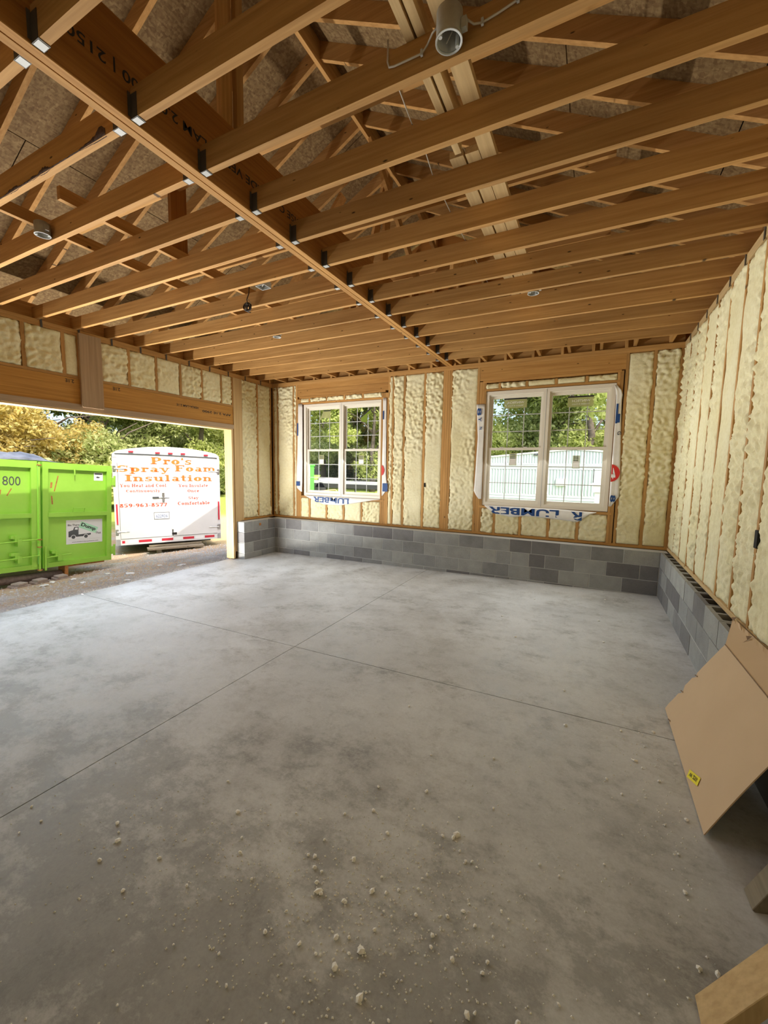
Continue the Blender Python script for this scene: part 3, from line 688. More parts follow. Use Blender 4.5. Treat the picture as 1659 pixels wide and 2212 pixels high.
for k in range(-7, 13):
    y = YJ(k); near = -2 <= k
    jr_ = box('joist', (XB + .05, 4.40), (y - .019, y + .019), (ZC, ZC + .142), 'wood_x', ce)
    jl_ = box('joist', (-2.79, XB - .05), (y - .019, y + .019), (ZC, ZC + .142), 'wood_x', ce)
    if near:
        hanger(k, 1, jr_); hanger(k, -1, jl_)
        for (j, x) in ((jl_, (-2.696, -2.693)), (jr_, (4.3005, 4.3035))):
            me = MB().box(x, (y + .02, y + .042), (3.29, 3.50)).mesh('hurricane_tie'); me.transform(Matrix.Translation(-OFF[j.name])); link('hurricane_tie', me, 'hanger', j, OFF[j.name])
    if k == 0:
        V = []; F = []; n = 420; r = random.Random(5)
        for i in range(n + 1):
            x = -1.5 + 2.45 * i / n; h = max(0.0005, .16 * max(0, .12 + noise.noise(Vector((x * 2.6, 3, 1)))) * (.75 + .7 * noise.noise(Vector((x * 14, 1, 2))) + .5 * noise.noise(Vector((x * 45, 1, 2))))); q = .004 * noise.noise(Vector((x * 30, 2, 2)))
            V += [(x, y - .0185, ZC + .002 + h), (x, y - .023 + q, ZC + .002 + h * .6), (x, y - .0215, ZC + .002), (x, y - .019 + min(h, .03) * .3, ZC - .001)]
        for i in range(n):
            for s in range(3): F.append((i * 4 + s, i * 4 + s + 1, i * 4 + s + 5, i * 4 + s + 4))
        me = pymesh('bark_edge', V, F, True); me.transform(Matrix.Translation(-OFF[jl_.name])); link('bark_edge', me, 'bark', jl_, OFF[jl_.name])
for k in range(-8, 9):      # blocking between the last joist and the back wall
    x = 0.9 + .4064 * k
    if -2.65 < x < 4.25: box('blocking', (x - .019, x + .019), (YJ(12) + .02, YS + .05), (ZC + .01, ZC + .1), 'wood_y', ce)
box('rim_board', (XL, XR), (YS + .05, YS + .088), (ZC, ZC + .142), 'wood_x', ce)
# loose boards running over the joists
zt = ZC + .143
for (x0, x1, y0, y1, h) in ((2.632, 2.716, -6.2, -.1, .038), (2.548, 2.628, -3.95, -.1, .038), (2.452, 2.536, -3.95, -.1, .038)): box('catwalk_board', (x0, x1), (y0, y1), (zt, zt + h), 'pale_y', ce)
box('catwalk_board', (2.494, 2.532), (-6.2, -3.97), (zt, zt + .089), 'pale_y', ce); box('catwalk_board', (2.545, 2.583), (-6.2, -4.15), (zt, zt + .089), 'pale_y', ce)
box('catwalk_board', (2.46, 2.535), (-4.25, -3.96), (zt + .09, zt + .128), 'pale_y', ce)
box('strongback', (-.72, -.682), (-6.2, -2.2), (zt, zt + .089), 'wood_y', ce); box('strongback', (-.17, -.132), (-4.79, -2.2), (zt, zt + .089), 'wood_y', ce)

# ---------------- roof
ro = root('roof', (0, 0, 0), kind='structure')
RX, RZ, SL = 0.8, 5.47, 0.495
box('ridge_board', (RX - .019, RX + .019), (YEND, YS), (5.425, 5.645), 'wood_y', ro)
def rafter_mesh(side):
    key = ('rafter', side)
    if key not in CACHE:
        L = 4.15; pts = [(side * .019, RZ), (side * L, RZ - SL * (L - .019)), (side * L, RZ - SL * (L - .019) + .157), (side * .019, RZ + .157)]
        me = MB().prism(pts, -.019, .019, 1).mesh('rafter'); me.materials.append(M['wood_x']); CACHE[key] = me
    return CACHE[key]
for k in range(-7, 13):
    y = YJ(k) + .04
    for s in (-1, 1): link('rafter', rafter_mesh(s), None, ro, (RX, y, 0))
ang = math.atan(SL)
def panel_mesh(w, l, s):
    key = ('panel', round(w, 3), round(l, 3), s)
    if key not in CACHE:
        me = MB().box((-w / 2 + .004, w / 2 - .004), (-l / 2 + .004, l / 2 - .004), (0, .011)).mesh('sheathing_panel'); me.transform(Matrix.Rotation(s * ang, 4, 'Y')); me.materials.append(M['osb']); CACHE[key] = me
    return CACHE[key]
for s in (-1, 1):
    c0 = 0.01
    for row in range(4):
        w = 1.22 if row < 3 else 0.98; sl = c0 + w / 2 + row * 1.22; y = YEND - (1.22 if row % 2 else 0.3)
        while y < .5:
            y0, y1 = max(y, YEND), min(y + 2.44, .6)
            if y1 - y0 > .1:
                x = RX + s * sl * math.cos(ang); z = RZ + .158 - sl * math.sin(ang) + .004
                link('sheathing_panel', panel_mesh(w, y1 - y0, s), None, ro, (x, (y0 + y1) / 2, z))
            y += 2.44
mb = MB()
for s in (-1, 1):
    mb.prism([(RX, RZ + .185), (RX + s * 4.2, RZ + .185 - SL * 4.2), (RX + s * 4.2, RZ + .20 - SL * 4.2), (RX, RZ + .21)], YEND, .62, 1)
mb.obj('roof_felt', 'dark', ro)
for y in (-5.03, -3.81, -2.59, -1.37): box('collar_tie', (RX - 2.55, RX + 2.55), (y - .02 - .02, y - .002), (4.125, 4.215), 'wood_x', ro)
for k in range(-7, 13): box('eave_block', (4.33, 4.37), (YJ(k) + .06, YJ(k) + JS + .02), (3.38, 3.60), 'wood_y', ro) if k < -2 else None
# posts and braces
box('post', (XB - .02, XB + .02), (-4.49, -4.40), (3.795, 5.30), 'wood_z', ro); box('post', (XB + .022, XB + .06), (-4.40, -4.345), (3.795, 5.30), 'wood_z', ro)
box('post', (-.20, -.16), (-3.90, -3.74), (3.517, 5.05), 'lvl_z', ro)
for (p, q) in (((1.75, -1.3, 3.62), (.95, -1.25, 5.35)), ((1.45, -1.7, 3.55), (.85, -2.05, 5.4)), ((.1, -1.2, 3.55), (.75, -1.5, 5.3)), ((1.9, -2.2, 3.8), (2.0, -.6, 4.6)), ((.75, -1.6, 3.55), (.8, -1.5, 5.35)), ((-.9, -1.9, 3.55), (.3, -1.8, 5.1))):
    link('brace', MB().bar(p, q, .038, .14, (0, 1, .2)).mesh('brace'), 'wood_x', ro)

# ================================================================== THINGS INSIDE
def can(loc, label, r=.05, h=.09, wires=True, cable=None):
    o = root('light_can', loc, label=label, cat='electrical box', group='round light boxes on the joists')
    mb = MB(); mb.lathe([(r, 0), (r + .001, h), (r * .8, h + .008), (0.0005, h + .008), (.0005, h + .005), (r - .004, h - .004), (r - .004, 0), (r, 0)], (0, 0, 0), 28); mb.obj('body', 'canw', o, True)
    MB().lathe([(r + .003, -.001), (r + .003, .006), (r - .005, .006), (r - .005, -.001), (r + .003, -.001)], (0, 0, 0), 28).obj('rim', 'tag', o, True)
    for a in (.9, .9 + PI): MB().lathe([(.0005, -.001), (.008, -.001), (.008, .05), (.0005, .05)], ((r - .011) * math.cos(a), (r - .011) * math.sin(a), 0), 10).obj('screw_post', 'tag', o)
    MB().box((r, r + .022), (-.012, .012), (.02, .06)).obj('nail_bracket', 'canw', o)
    if wires:
        for i in range(4):
            a = i * 1.5 + .3; MB().tube([(.01 * math.cos(a), .01 * math.sin(a), h - .006), (.02 * math.cos(a + 1), .02 * math.sin(a + 1), h * .5), (.028 * math.cos(a + 2.0), .028 * math.sin(a + 2.0), .02 + .01 * i)], .0022, 6).obj('wire', ('cable', 'darkcable', 'cable', 'canw')[i], o)
    return o
can((2.71, -4.738, 3.385), 'largest round light box, open end down, on the joist nearest the viewer', .052, .105)
can((-.514, -4.737, 3.385), 'round light box on a joist left of the flush beam, near the picture edge', .05, .085)
can((2.718, -2.154, 3.37), 'small round light box below the far joists right of the flush beam', .05, .06)
can((-.50, -2.150, 3.37), 'small round light box below the far joists left of the flush beam', .05, .06)
o = root('junction_box', (.41, -3.365, 3.37), label='square white junction box hanging between joists left of the beam', cat='electrical box')
mb = MB(); mb.ring(-.055, .055, -.05, .05, .006, 0, .055); me = mb.mesh('body'); me.transform(Matrix.Rotation(PI / 2, 4, 'X')); link('body', me, 'tag', o)
MB().box((-.05, .05), (-.045, .045), (.05, .054)).obj('back_plate', 'canw', o); MB().bar((-.05, .03, .02), (.05, -.03, .03), .008, .004).obj('wire', 'cable', o)
o = root('cable_coil', (-.03, -3.129, 3.36), label='coil of dark cable hanging below the joists left of the beam', cat='cable')
pts = []
for i in range(90):
    a = i * .55; rr = .036 + .010 * math.sin(i * .37); pts.append((rr * math.cos(a), .022 * math.sin(i * .23) + .012 * math.cos(a * .5), rr * math.sin(a) - .02))
MB().tube(pts, .0045, 6).obj('coil', 'darkcable', o, True)
MB().tube([(-.005, 0, .015), (-.012, 0, .06), (.008, .01, .12), (.005, .02, .2)], .005, 6).obj('lead', 'darkcable', o, True)
MB().tube([(.02, 0, -.02), (.04, 0, .02), (.0, .0, .065)], .003, 6).obj('loop', 'cable', o, True)
o = root('electrical_cable', (2.41, -4.69, 3.5), label='white electrical cable stapled along the joist at the largest light box', cat='cable')
Pc = [(2.406, -4.689, 3.56), (2.406, -4.690, 3.47), (2.415, -4.692, 3.444), (2.44, -4.693, 3.438), (2.50, -4.693, 3.437), (2.573, -4.693, 3.436), (2.60, -4.698, 3.455), (2.63, -4.72, 3.468), (2.66, -4.735, 3.468)]
Pd = [(2.76, -4.735, 3.462), (2.80, -4.70, 3.446), (2.834, -4.693, 3.444), (2.9, -4.693, 3.452), (2.971, -4.693, 3.465), (3.2, -4.693, 3.47), (3.6, -4.693, 3.46)]
sub = lambda P: [tuple(Vector(p) - Vector((2.41, -4.69, 3.5))) for p in P]
MB().tube(sub(Pc), .0042, 8).obj('cable_run', 'cable', o, True); MB().tube(sub(Pd), .0042, 8).obj('cable_run', 'cable', o, True)
for p in (Pc[5], Pd[2], Pd[4]): q = Vector(p) - Vector((2.41, -4.69, 3.5)); MB().box((q.x - .005, q.x + .005), (q.y - .008, q.y + .002), (q.z - .012, q.z + .012)).obj('staple', 'tag', o)
wire = MB().tube([(2.38, -4.6, 3.53), (2.366, -4.487, 3.53), (2.346, -4.277, 3.525), (2.337, -4.046, 3.53), (2.313, -3.863, 3.525), (2.302, -3.601, 3.53), (2.298, -3.432, 3.525), (2.29, -2.9, 3.53), (2.285, -2.2, 3.53)], .0035, 6).obj('electrical_cable', 'cable', None, True)
setp(wire, 'thin white cable lying over the joists beside the catwalk boards', 'cable')

# ---- house wrap flaps
def flap(V, name, mat, parent): 
    n = len(V) // 2; mb = MB(); 
    F = [(2 * i, 2 * i + 1, 2 * i + 3, 2 * i + 2) for i in range(n - 1)]
    return link(name, pymesh(name, V, F, True), mat, parent)
def wrap_bottom(prof, y, parent):
    """prof: (x, top z, bottom z); a thin hanging sheet with soft waves"""
    V = []; F = []; n = len(prof); m = 7
    for i, (x, zt_, zb_) in enumerate(prof):
        for j in range(m):
            t = j / (m - 1); V.append((x, y - .004 - .018 * math.sin(t * 2.6) - .006 * noise.noise(Vector((x * 6, t * 2, 2))), zt_ + (zb_ - zt_) * t))
    for i in range(n - 1):
        for j in range(m - 1): F.append((i * m + j, i * m + j + 1, (i + 1) * m + j + 1, (i + 1) * m + j))
    me = pymesh('bottom_flap', V, F, True); o = link('bottom_flap', me, 'wrap', parent); s = o.modifiers.new('thickness', 'SOLIDIFY'); s.thickness = .0012; s.offset = 1; return o
def densify(P, n=40):
    xs = [p[0] for p in P]; out = []
    for i in range(n + 1):
        x = xs[0] + (xs[-1] - xs[0]) * i / n
        for a, b in zip(P[:-1], P[1:]):
            if a[0] - 1e-9 <= x <= b[0] + 1e-9:
                t = (x - a[0]) / (b[0] - a[0]); out.append((x, a[1] + (b[1] - a[1]) * t, a[2] + (b[2] - a[2]) * t)); break
    return out
def strip_flap(P, y, parent, name='side_flap'):
    """P: (z, x0, x1) from top to bottom"""
    V = []; F = []; n = len(P); m = 6
    for i, (z, a, b) in enumerate(P):
        for j in range(m):
            t = j / (m - 1); V.append((a + (b - a) * t, y - .003 - .008 * (0.5 + noise.noise(Vector((t * 3, z * 2.2, y * 7 + a)))), z))
    for i in range(n - 1):
        for j in range(m - 1): F.append((i * m + j, i * m + j + 1, (i + 1) * m + j + 1, (i + 1) * m + j))
    o = link(name, pymesh(name, V, F, True), 'wrap', parent); s = o.modifiers.new('thickness', 'SOLIDIFY'); s.thickness = .001; s.offset = 1; return o
def dz(P, n=24): return [(q[0], q[1], q[2]) for q in densify([(-z, a, b) for z, a, b in P], n)]
def sflap(P, y, parent): return strip_flap([(-q[0], q[1], q[2]) for q in dz(P)], y, parent)
def disc_mesh(cx, cz, r, x0, x1, y):
    V = []; n = 40
    for i in range(n):
        a = 2 * PI * i / n; V.append((min(max(cx + r * math.cos(a), x0), x1), y, cz + r * math.sin(a)))
    return pymesh('printed_disc', V, [tuple(range(n))])
LX, LZ = -XP, -ZP
w1r = root('house_wrap', (0, 0, 0), label='torn white house wrap with blue lettering around the smaller-looking left window', cat='house wrap')
wrap_bottom(densify([(-1.86, 1.10, 1.098), (-1.80, 1.10, 1.075), (-1.635, 1.10, 1.012), (-1.377, 1.10, .937), (-1.017, 1.10, .939), (-.723, 1.10, .989), (-.29, 1.10, 1.075), (-.12, 1.10, 1.095)]), YS - .002, w1r)
fitp = lambda body, x1, z1, w, h, par, y=YS - .026: text(body, (x1, y, z1), LX, LZ, w, h, 'blue', par, bold=.03)
fitp('LUMBER', -.80, 1.088, .84, .11, w1r)
sflap([(2.93, -2.02, -1.915), (2.5, -2.03, -1.91), (1.9, -2.05, -1.91), (1.35, -2.075, -1.92), (1.24, -2.06, -1.93), (1.17, -1.96, -1.93)], YS - .004, w1r)
sflap([(2.93, -.10, -.03), (2.4, -.095, -.025), (1.9, -.10, -.02), (1.5, -.098, -.01), (1.31, -.098, .03), (1.17, -.098, -.085)], YS - .004, w1r)
link('lettering', MB().box((-.08, .022), (YS - .0215, YS - .0205), (1.25, 1.40)).mesh('lettering'), 'blue', w1r); link('lettering', MB().box((-2.07, -1.98), (YS - .0215, YS - .0205), (1.29, 1.38)).mesh('lettering'), 'blue', w1r)
link('lettering', MB().box((-.098, -.075), (YS - .0215, YS - .0205), (2.55, 2.70)).mesh('lettering'), 'blue', w1r); link('lettering', MB().box((-2.045, -2.02), (YS - .0215, YS - .0205), (2.3, 2.55)).mesh('lettering'), 'blue', w1r)
link('printed_disc', disc_mesh(-.17, 1.635, .12, -.105, .05, YS - .0212), 'red', w1r)
w2r = root('house_wrap', (0, 0, 0), label='torn white house wrap with blue lettering and red disc around the right window', cat='house wrap')
wrap_bottom(densify([(1.80, 1.10, 1.085), (1.97, 1.10, .97), (2.239, 1.10, .935), (2.439, 1.10, .965), (2.70, 1.10, .955), (2.907, 1.10, .945), (3.182, 1.09, .922), (3.34, 1.085, 1.05), (3.42, 1.085, 1.075)]), YS - .002, w2r)
fitp('LUMBER', 2.92, 1.086, 1.05, .112, w2r); fitp('R', 3.235, 1.075, .15, .125, w2r)
sflap([(2.72, 1.60, 1.74), (2.2, 1.64, 1.74), (1.7, 1.625, 1.74), (1.31, 1.61, 1.74), (1.2, 1.69, 1.74)], YS - .004, w2r)
sflap([(2.88, 3.53, 3.56), (2.78, 3.56, 3.645), (2.66, 3.565, 3.635), (2.3, 3.57, 3.65), (1.7, 3.57, 3.68), (1.33, 3.57, 3.695), (1.18, 3.57, 3.60)], YS - .004, w2r)
link('printed_disc', disc_mesh(3.555, 1.655, .125, 3.572, 3.8, YS - .0212), 'red', w2r)
text('4', (3.576, YS - .023, 1.73), -ZP, XP, .16, .05, 'whiteink', w2r, bold=.02)
for q in ((3.575, 3.60, 2.35, 2.62), (3.60, 3.63, 2.36, 2.48)): link('lettering', MB().box(q[:2], (YS - .0215, YS - .0205), q[2:]).mesh('lettering'), 'blue', w2r)
text('G', (3.61, YS - .022, 2.24), -ZP, XP, .05, .05, 'greyink', w2r, bold=.02); text('8', (1.615, YS - .022, 2.66), -ZP, XP, .12, .07, 'blue', w2r, bold=.02); text('Y', (1.64, YS - .022, 2.52), -ZP, XP, .08, .05, 'blue', w2r, bold=.02); text('N', (1.665, YS - .022, 2.36), -ZP, XP, .04, .04, 'blue', w2r, bold=.02)
text('8', (3.58, YS - .022, 1.345), LZ, XP, .10, .07, 'blue', w2r, bold=.03)

# ---- cardboard sheet leaning on the right wall
def cardboard():
    B0 = Vector((3.9, -3.7, 0)); o = root('cardboard_sheet', B0, label='large torn brown cardboard sheet leaning against the right wall', cat='cardboard')
    # foot, crease and folded top: near and far edges
    near = [Vector((3.9, -4.28, .002)), Vector((4.15, -4.345, .61)), Vector((4.292, -4.05, .685))]
    far = [Vector((3.9, -3.14, .002)), Vector((4.145, -3.33, .60)), Vector((4.292, -2.86, .645))]
    def at(s, t):
        k = 0 if t <= .8 else 1; q = t / .8 if k == 0 else (t - .8) / .2
        p = near[k].lerp(near[k + 1], q).lerp(far[k].lerp(far[k + 1], q), s)
        if k == 0: p += Vector((-.92, 0, .38)) * (.006 * math.sin(q * PI))
        return p - B0
    n, m = 34, 30; V = []; F = []
    for i in range(n + 1):
        for j in range(m + 1):
            s, t = i / n, j / m; p = at(s, t)
            if i == n: p.y += .01 * noise.noise(Vector((t * 9, 1, 0))) - (.03 if .22 < t < .27 or .42 < t < .46 else 0)
            if j == m: p += Vector((-.3, .1, .3)) * (.05 * noise.noise(Vector((s * 11, 5, 0))))
            V.append(tuple(p))
    for i in range(n):
        for j in range(m): F.append((i * (m + 1) + j, i * (m + 1) + j + 1, (i + 1) * (m + 1) + j + 1, (i + 1) * (m + 1) + j))
    me = pymesh('sheet', V, F, False); sh = link('sheet', me, 'cardboard', o); md = sh.modifiers.new('thickness', 'SOLIDIFY'); md.thickness = .005; md.offset = -1
    nrm = Vector((-.92, 0, .38)).normalized(); up = lambda s, t, h=.004: at(s, t) + nrm * h
    link('crease', MB().bar(up(.0, .8, .002), up(1, .8, .002), .004, .003, nrm).mesh('crease'), 'cardboard_edge', o)
    for (s, t) in ((.99, .245), (.99, .44), (.87, .004)): link('tear', MB().bar(up(s, t), up(s - .035, t + .012), .007, .002, nrm).mesh('tear'), 'cardboard_edge', o)
    for s, t in ((.70, .95), (.98, .98)):
        p = up(s, t, .006); link('tear', pymesh('tear', [tuple(p), tuple(p + Vector((.005, .05, .012))), tuple(p + Vector((.03, .03, .02))), tuple(p + Vector((-.03, -.015, -.02)))], [(0, 1, 2), (0, 2, 3)]), 'cardboard_edge', o)
    c = [up(.235, .075), up(.345, .012), up(.365, .06), up(.255, .125)]
    st = link('sticker', pymesh('sticker', [tuple(p) for p in c], [(0, 1, 2, 3)]), 'yellow', o)
    xd = np.array(c[1] - c[0]); w = np.linalg.norm(xd); xd /= w; yd = np.array(c[3] - c[0]); h = np.linalg.norm(yd); yd /= h
    text('W ZSS', np.array(c[0]) + np.array(nrm) * .002 + xd * w * .85 + yd * h * .75, -xd, -yd, w * .7, h * .45, 'black', st, bold=.01)
cardboard()
# ---- boards leaning at the lower right
def board(name, foot0, foot1, top0, thick, mat, label):
    f0, f1, t0 = Vector(foot0), Vector(foot1), Vector(top0); w = f1 - f0; up = t0 - f0; nr = w.cross(up).normalized() * thick
    if nr.x > 0: nr = -nr
    c = [f0, f1, f1 + up, f0 + up]; base = f0.copy(); V = [tuple(p - base) for p in c] + [tuple(p - nr - base) for p in c]
    me = pymesh(name, V, [(0, 1, 2, 3), (7, 6, 5, 4), (0, 4, 5, 1), (1, 5, 6, 2), (2, 6, 7, 3), (3, 7, 4, 0)])
    bm = bmesh.new(); bm.from_mesh(me); bmesh.ops.recalc_face_normals(bm, faces=bm.faces); bmesh.ops.bevel(bm, geom=list(bm.edges), offset=.002, segments=1, affect='EDGES'); bm.to_mesh(me); bm.free()
    o = link(name, me, mat, None, base); return setp(o, label, 'board')
board('wooden_board', (3.983, -4.51, 0.002), (3.987, -4.60, .002), (4.25, -4.33, .33), .06, 'grey_wood', 'greyish board end leaning on the right wall between cardboard and pale plank')
board('wooden_plank', (3.733, -5.018, 0.002), (3.735, -5.13, 0.002), (4.26, -4.80, .62), .045, 'pale_z', 'pale stained plank in the bottom right corner')

# ---- foam crumbs
def crumb_mesh(seed):
    bm = bmesh.new(); bmesh.ops.create_icosphere(bm, subdivisions=1, radius=1)
    for v in bm.verts: v.co *= 1 + .5 * noise.noise(v.co * 1.7 + Vector((seed, 0, 0))); v.co.z *= .7
    me = bpy.data.meshes.new('foam_crumb'); bm.to_mesh(me); bm.free(); me.materials.append(M['crumb']); return me
cms = [crumb_mesh(s) for s in range(5)]
def crumb_spot(r):
    q = r.random()
    if q < .34: return (r.gauss(2.75, .25), r.gauss(-5.2, .22))
    if q < .62: return (r.gauss(2.15, .5), r.gauss(-5.45, .22))
    if q < .72: return (r.gauss(3.74, .12), r.gauss(-3.95, .5))
    if q < .80: return (r.uniform(1.4, 4.1), r.gauss(-.4, .25))
    if q < .88: return (r.uniform(1.5, 3.9), r.uniform(-4.6, -1))
    return (r.gauss(3.0, .4), r.gauss(-4.9, .35))
r = random.Random(11); placed = 0
while placed < 150:
    x, y = crumb_spot(r)
    if not (-2.3 < x < 3.85 and -6.0 < y < -.05): continue
    o = link('foam_crumb', cms[placed % 5], None, None, (x, y, FZ(x) + .004)); sc = .0048 + .0085 * r.random() ** 2; o.scale = (sc * r.uniform(.8, 1.5), sc, sc * .9); o.rotation_euler = (0, 0, r.uniform(0, 6))
    setp(o, 'small cream crumb of spray foam lying on the concrete floor', 'foam crumb', 'foam crumbs on the floor'); placed += 1
V = []; F = []; r = random.Random(3); cnt = 0
while cnt < 2600:
    x, y = crumb_spot(r)
    if not (-2.3 < x < 3.88 and -6.2 < y < -.03): continue
    s = .0021 + .003 * r.random() ** 2; a = r.uniform(0, 6); b = len(V); z = FZ(x)
    for k in range(4): V.append((x + s * math.cos(a + k * 1.57) * r.uniform(.7, 1.4), y + s * math.sin(a + k * 1.57), z))
    V.append((x, y, z + s * 1.1)); F += [(b + k, b + (k + 1) % 4, b + 4) for k in range(4)]; cnt += 1
setp(link('foam_crumbs', pymesh('foam_crumbs', V, F), 'crumb'), 'scatter of tiny foam crumbs on the concrete floor', 'debris', kind='stuff')

# ================================================================== OUTSIDE
def GZ(x, y):
    z = -.26
    if x < -2.8: z = -.17 - .10 * min(-2.8 - x, 3.6)
    z += .06 * min(max(y - 5, 0), 12)
    return z
def ground():
    xs = np.concatenate([np.arange(-60, -12, 3), np.arange(-12, -2.8, .3), np.array([-2.8, -2.79]), np.arange(-2, 40, 3)]); ys_ = np.concatenate([np.arange(-30, -8, 3), np.arange(-8, 8, .35), np.arange(8, 70, 3)])
    V = [(x, y, GZ(x, y) + .012 * noise.noise(Vector((x * 2.3, y * 2.3, 0)))) for x in xs for y in ys_]; n = len(ys_)
    F = [(i * n + j, (i + 1) * n + j, (i + 1) * n + j + 1, i * n + j + 1) for i in range(len(xs) - 1) for j in range(n - 1)]
    setp(link('ground', pymesh('ground', V, F, True), 'ground'), kind='structure')
ground()
# loose gravel
V = []; F = []; r = random.Random(21)
for q in range(5200):
    x = -2.86 - abs(r.gauss(0, 1.3)); y = r.uniform(-5.2, 1.6)
    if q > 3200: x = r.gauss(-4.3, .9); y = r.gauss(-.5, .8)
    if x > -3.1: continue
    s = r.uniform(.008, .026); z = GZ(x, y) + .006; b = len(V); a = r.uniform(0, 6)
    for k in range(5): V.append((x + s * math.cos(a + k * 1.256) * r.uniform(.7, 1.3), y + s * math.sin(a + k * 1.256) * r.uniform(.7, 1.3), z - .01))
    V.append((x + r.uniform(-.3, .3) * s, y + r.uniform(-.3, .3) * s, z + s * .7)); F += [(b + k, b + (k + 1) % 5, b + 5) for k in range(5)]
setp(link('gravel', pymesh('gravel', V, F), 'gravelstone'), 'loose grey gravel on the ground outside the garage door', 'gravel', kind='stuff')

# ---- dumpster
def dumpster():
    Z0 = -.40; o = root('dumpster', (-5.1, -3.03, Z0), (-.052, 0, 0), label='lime green roll-off dumpster with two steel doors standing outside the garage', cat='dumpster')
    mb = MB(); y0, y1, z0, z1 = -1.2, 1.17, .22, 2.06
    mb.box((-6, -.12), (y0, y0 + .06), (z0, z1)); mb.box((-6, -.12), (y1 - .06, y1), (z0, z1)); mb.box((-6, -5.9), (y0, y1), (z0, z1)); mb.box((-6, -.12), (y0, y1), (z0, z0 + .08))
    for x in np.arange(-5.8, -.2, .7): mb.box((x, x + .1), (y1, y1 + .06), (z0, z1)); mb.box((x, x + .1), (y0 - .06, y0), (z0, z1))
    mb.box((-6, -.06), (y1 - .04, y1 + .05), (z1 - .1, z1)); mb.box((-6, -.06), (y0 - .05, y0 + .04), (z1 - .1, z1))
    mb.obj('body', 'green', o)
    def door(a, b):
        d = MB(); zb, zt_ = .235, 2.09
        d.box((-.11, -.05), (a, b), (zb, zt_)); d.box((-.06, 0), (a, a + .085), (zb, zt_)); d.box((-.06, 0), (b - .085, b), (zb, zt_))
        d.box((-.06, -.002), (a + .004, b - .004), (zt_ - .115, zt_ - .002)); d.box((-.06, -.002), (a + .004, b - .004), (zb + .002, zb + .085)); d.prism([(-.05, 1.125), (.012, 1.135), (.012, 1.205), (-.05, 1.215)], a + .08, b - .08, 1) if False else d.box((-.05, .012), (a + .08, b - .08), (1.13, 1.205))
        return d.obj('door', 'green', o)
    dR = door(.045, 1.18); dL = door(-1.2, -.03)
    # centre post pipes
    for y in (-.012, .075): MB().tube([(.025, y, .2), (.025, y, 2.08 if y < 0 else .62)], .016, 10).obj('lock_rod', 'green', o)
    for z in (.62, .75, .22, 2.03): MB().lathe([(.0005, z - .008), (.034, z - .008), (.034, z + .008), (.0005, z + .008)], (.025, -.012, 0), 12).obj('rod_collar', 'rust', o)
    for (y, z, y0_, y1_) in ((-.32, .74, -.60, -.02), (-.32, .455, -.60, -.02), (.25, .43, .09, .47)):
        L = MB(); L.box((-.05, .03), (y - .03, y + .03), (z - .02, z + .09)); L.box((-.05, .045), (y, y + .055), (z - .075, z + .04)); L.box((-.05, .02), (y - .08, y + .03), (z + .05, z + .1)); L.tube([(.03, y0_, z - .01), (.03, y1_, z + .02)], .012, 8); L.obj('latch', 'green', o)
    for z in (1.79, .43):
        H = MB(); H.box((-.1, .02), (1.17, 1.235), (z - .08, z + .07)); H.tube([(-.0, 1.235, z - .11), (0, 1.235, z + .11)], .02, 8); H.obj('hinge', 'green', o)
    MB().tube([(.012, .5, 1.205), (.03, .5, 1.285), (.03, .69, 1.285), (.012, .69, 1.205)], .009, 8).obj('handle', 'green', o)
    MB().tube([(.01, .53, 2.0), (.02, .53, 1.88)], .011, 8).obj('hook', 'green', o)
    MB().tube([(-.12, -1.15, .10), (-.12, .37, .075)], .075, 16).obj('roller', 'steel_pipe', o, True); MB().box((-.25, -.02), (.385, .44), (-.0, .23)).obj('roller_bracket', 'rust', o)
    MB().box((-.3, -.1), (.44, 1.1), (.19, .235)).obj('underframe', 'rust', o)
    s = MB().box((-.05, -.046), (.42, 1.035), (.61, 1.055)).obj('sign', 'signw', o)
    E = lambda y, z: (-.0445, y, z)
    text('Bin There', E(.445, .945), YP, ZP, .19, .035, 'greyink', s, bold=.02); text('That', E(.91, .77), YP, ZP, .10, .04, 'greyink', s, bold=.02)
    c, q = math.cos(-.42), math.sin(-.42); xd, yd = YP * c + ZP * q, -YP * q + ZP * c
    p = np.array(E(.62, .915)); link('logo_panel', pymesh('logo_panel', [tuple(p), tuple(p + xd * .32), tuple(p + xd * .32 + yd * .12), tuple(p + yd * .12)], [(0, 1, 2, 3)]), 'mint', s)
    text('Dump', p + xd * .02 + yd * .02 + XP * .001, xd, yd, .27, .085, 'black', s, bold=.03)
    lg = [pymesh('logo', [E(y, z) for y, z in pl], [tuple(range(len(pl)))]) for pl in ([(.455, .74), (.455, .845), (.53, .87), (.55, .925), (.62, .925), (.62, .78), (.83, .795), (.83, .765), (.76, .745), (.6, .74)],)]
    for me in lg: link('logo', me, 'greyink', s)
    link('logo', pymesh('logo', [E(y, z) for y, z in ((.555, .875), (.565, .912), (.607, .912), (.607, .872))], [(0, 1, 2, 3)]), 'signw', s).location.x += .0006
    for y in (.535, .745):
        for rr, mt, dx in ((.042, 'signw', .0008), (.032, 'greyink', .0012)):
            link('logo', pymesh('logo', [(-.0445 + dx, y + rr * math.cos(a * PI / 9), .738 + rr * math.sin(a * PI / 9)) for a in range(18)], [tuple(range(18))]), mt, s)
    text('Residential Friendly Dumpsters', E(.46, .672), YP, ZP, .53, .028, 'palegreen', s); text('www.bintheredumpthatusa.com', E(.51, .63), YP, ZP, .45, .024, 'greyink', s, bold=.01)
    s2 = MB().box((-.05, -.046), (.885, 1.045), (1.795, 1.945)).obj('sticker', 'signw', o)
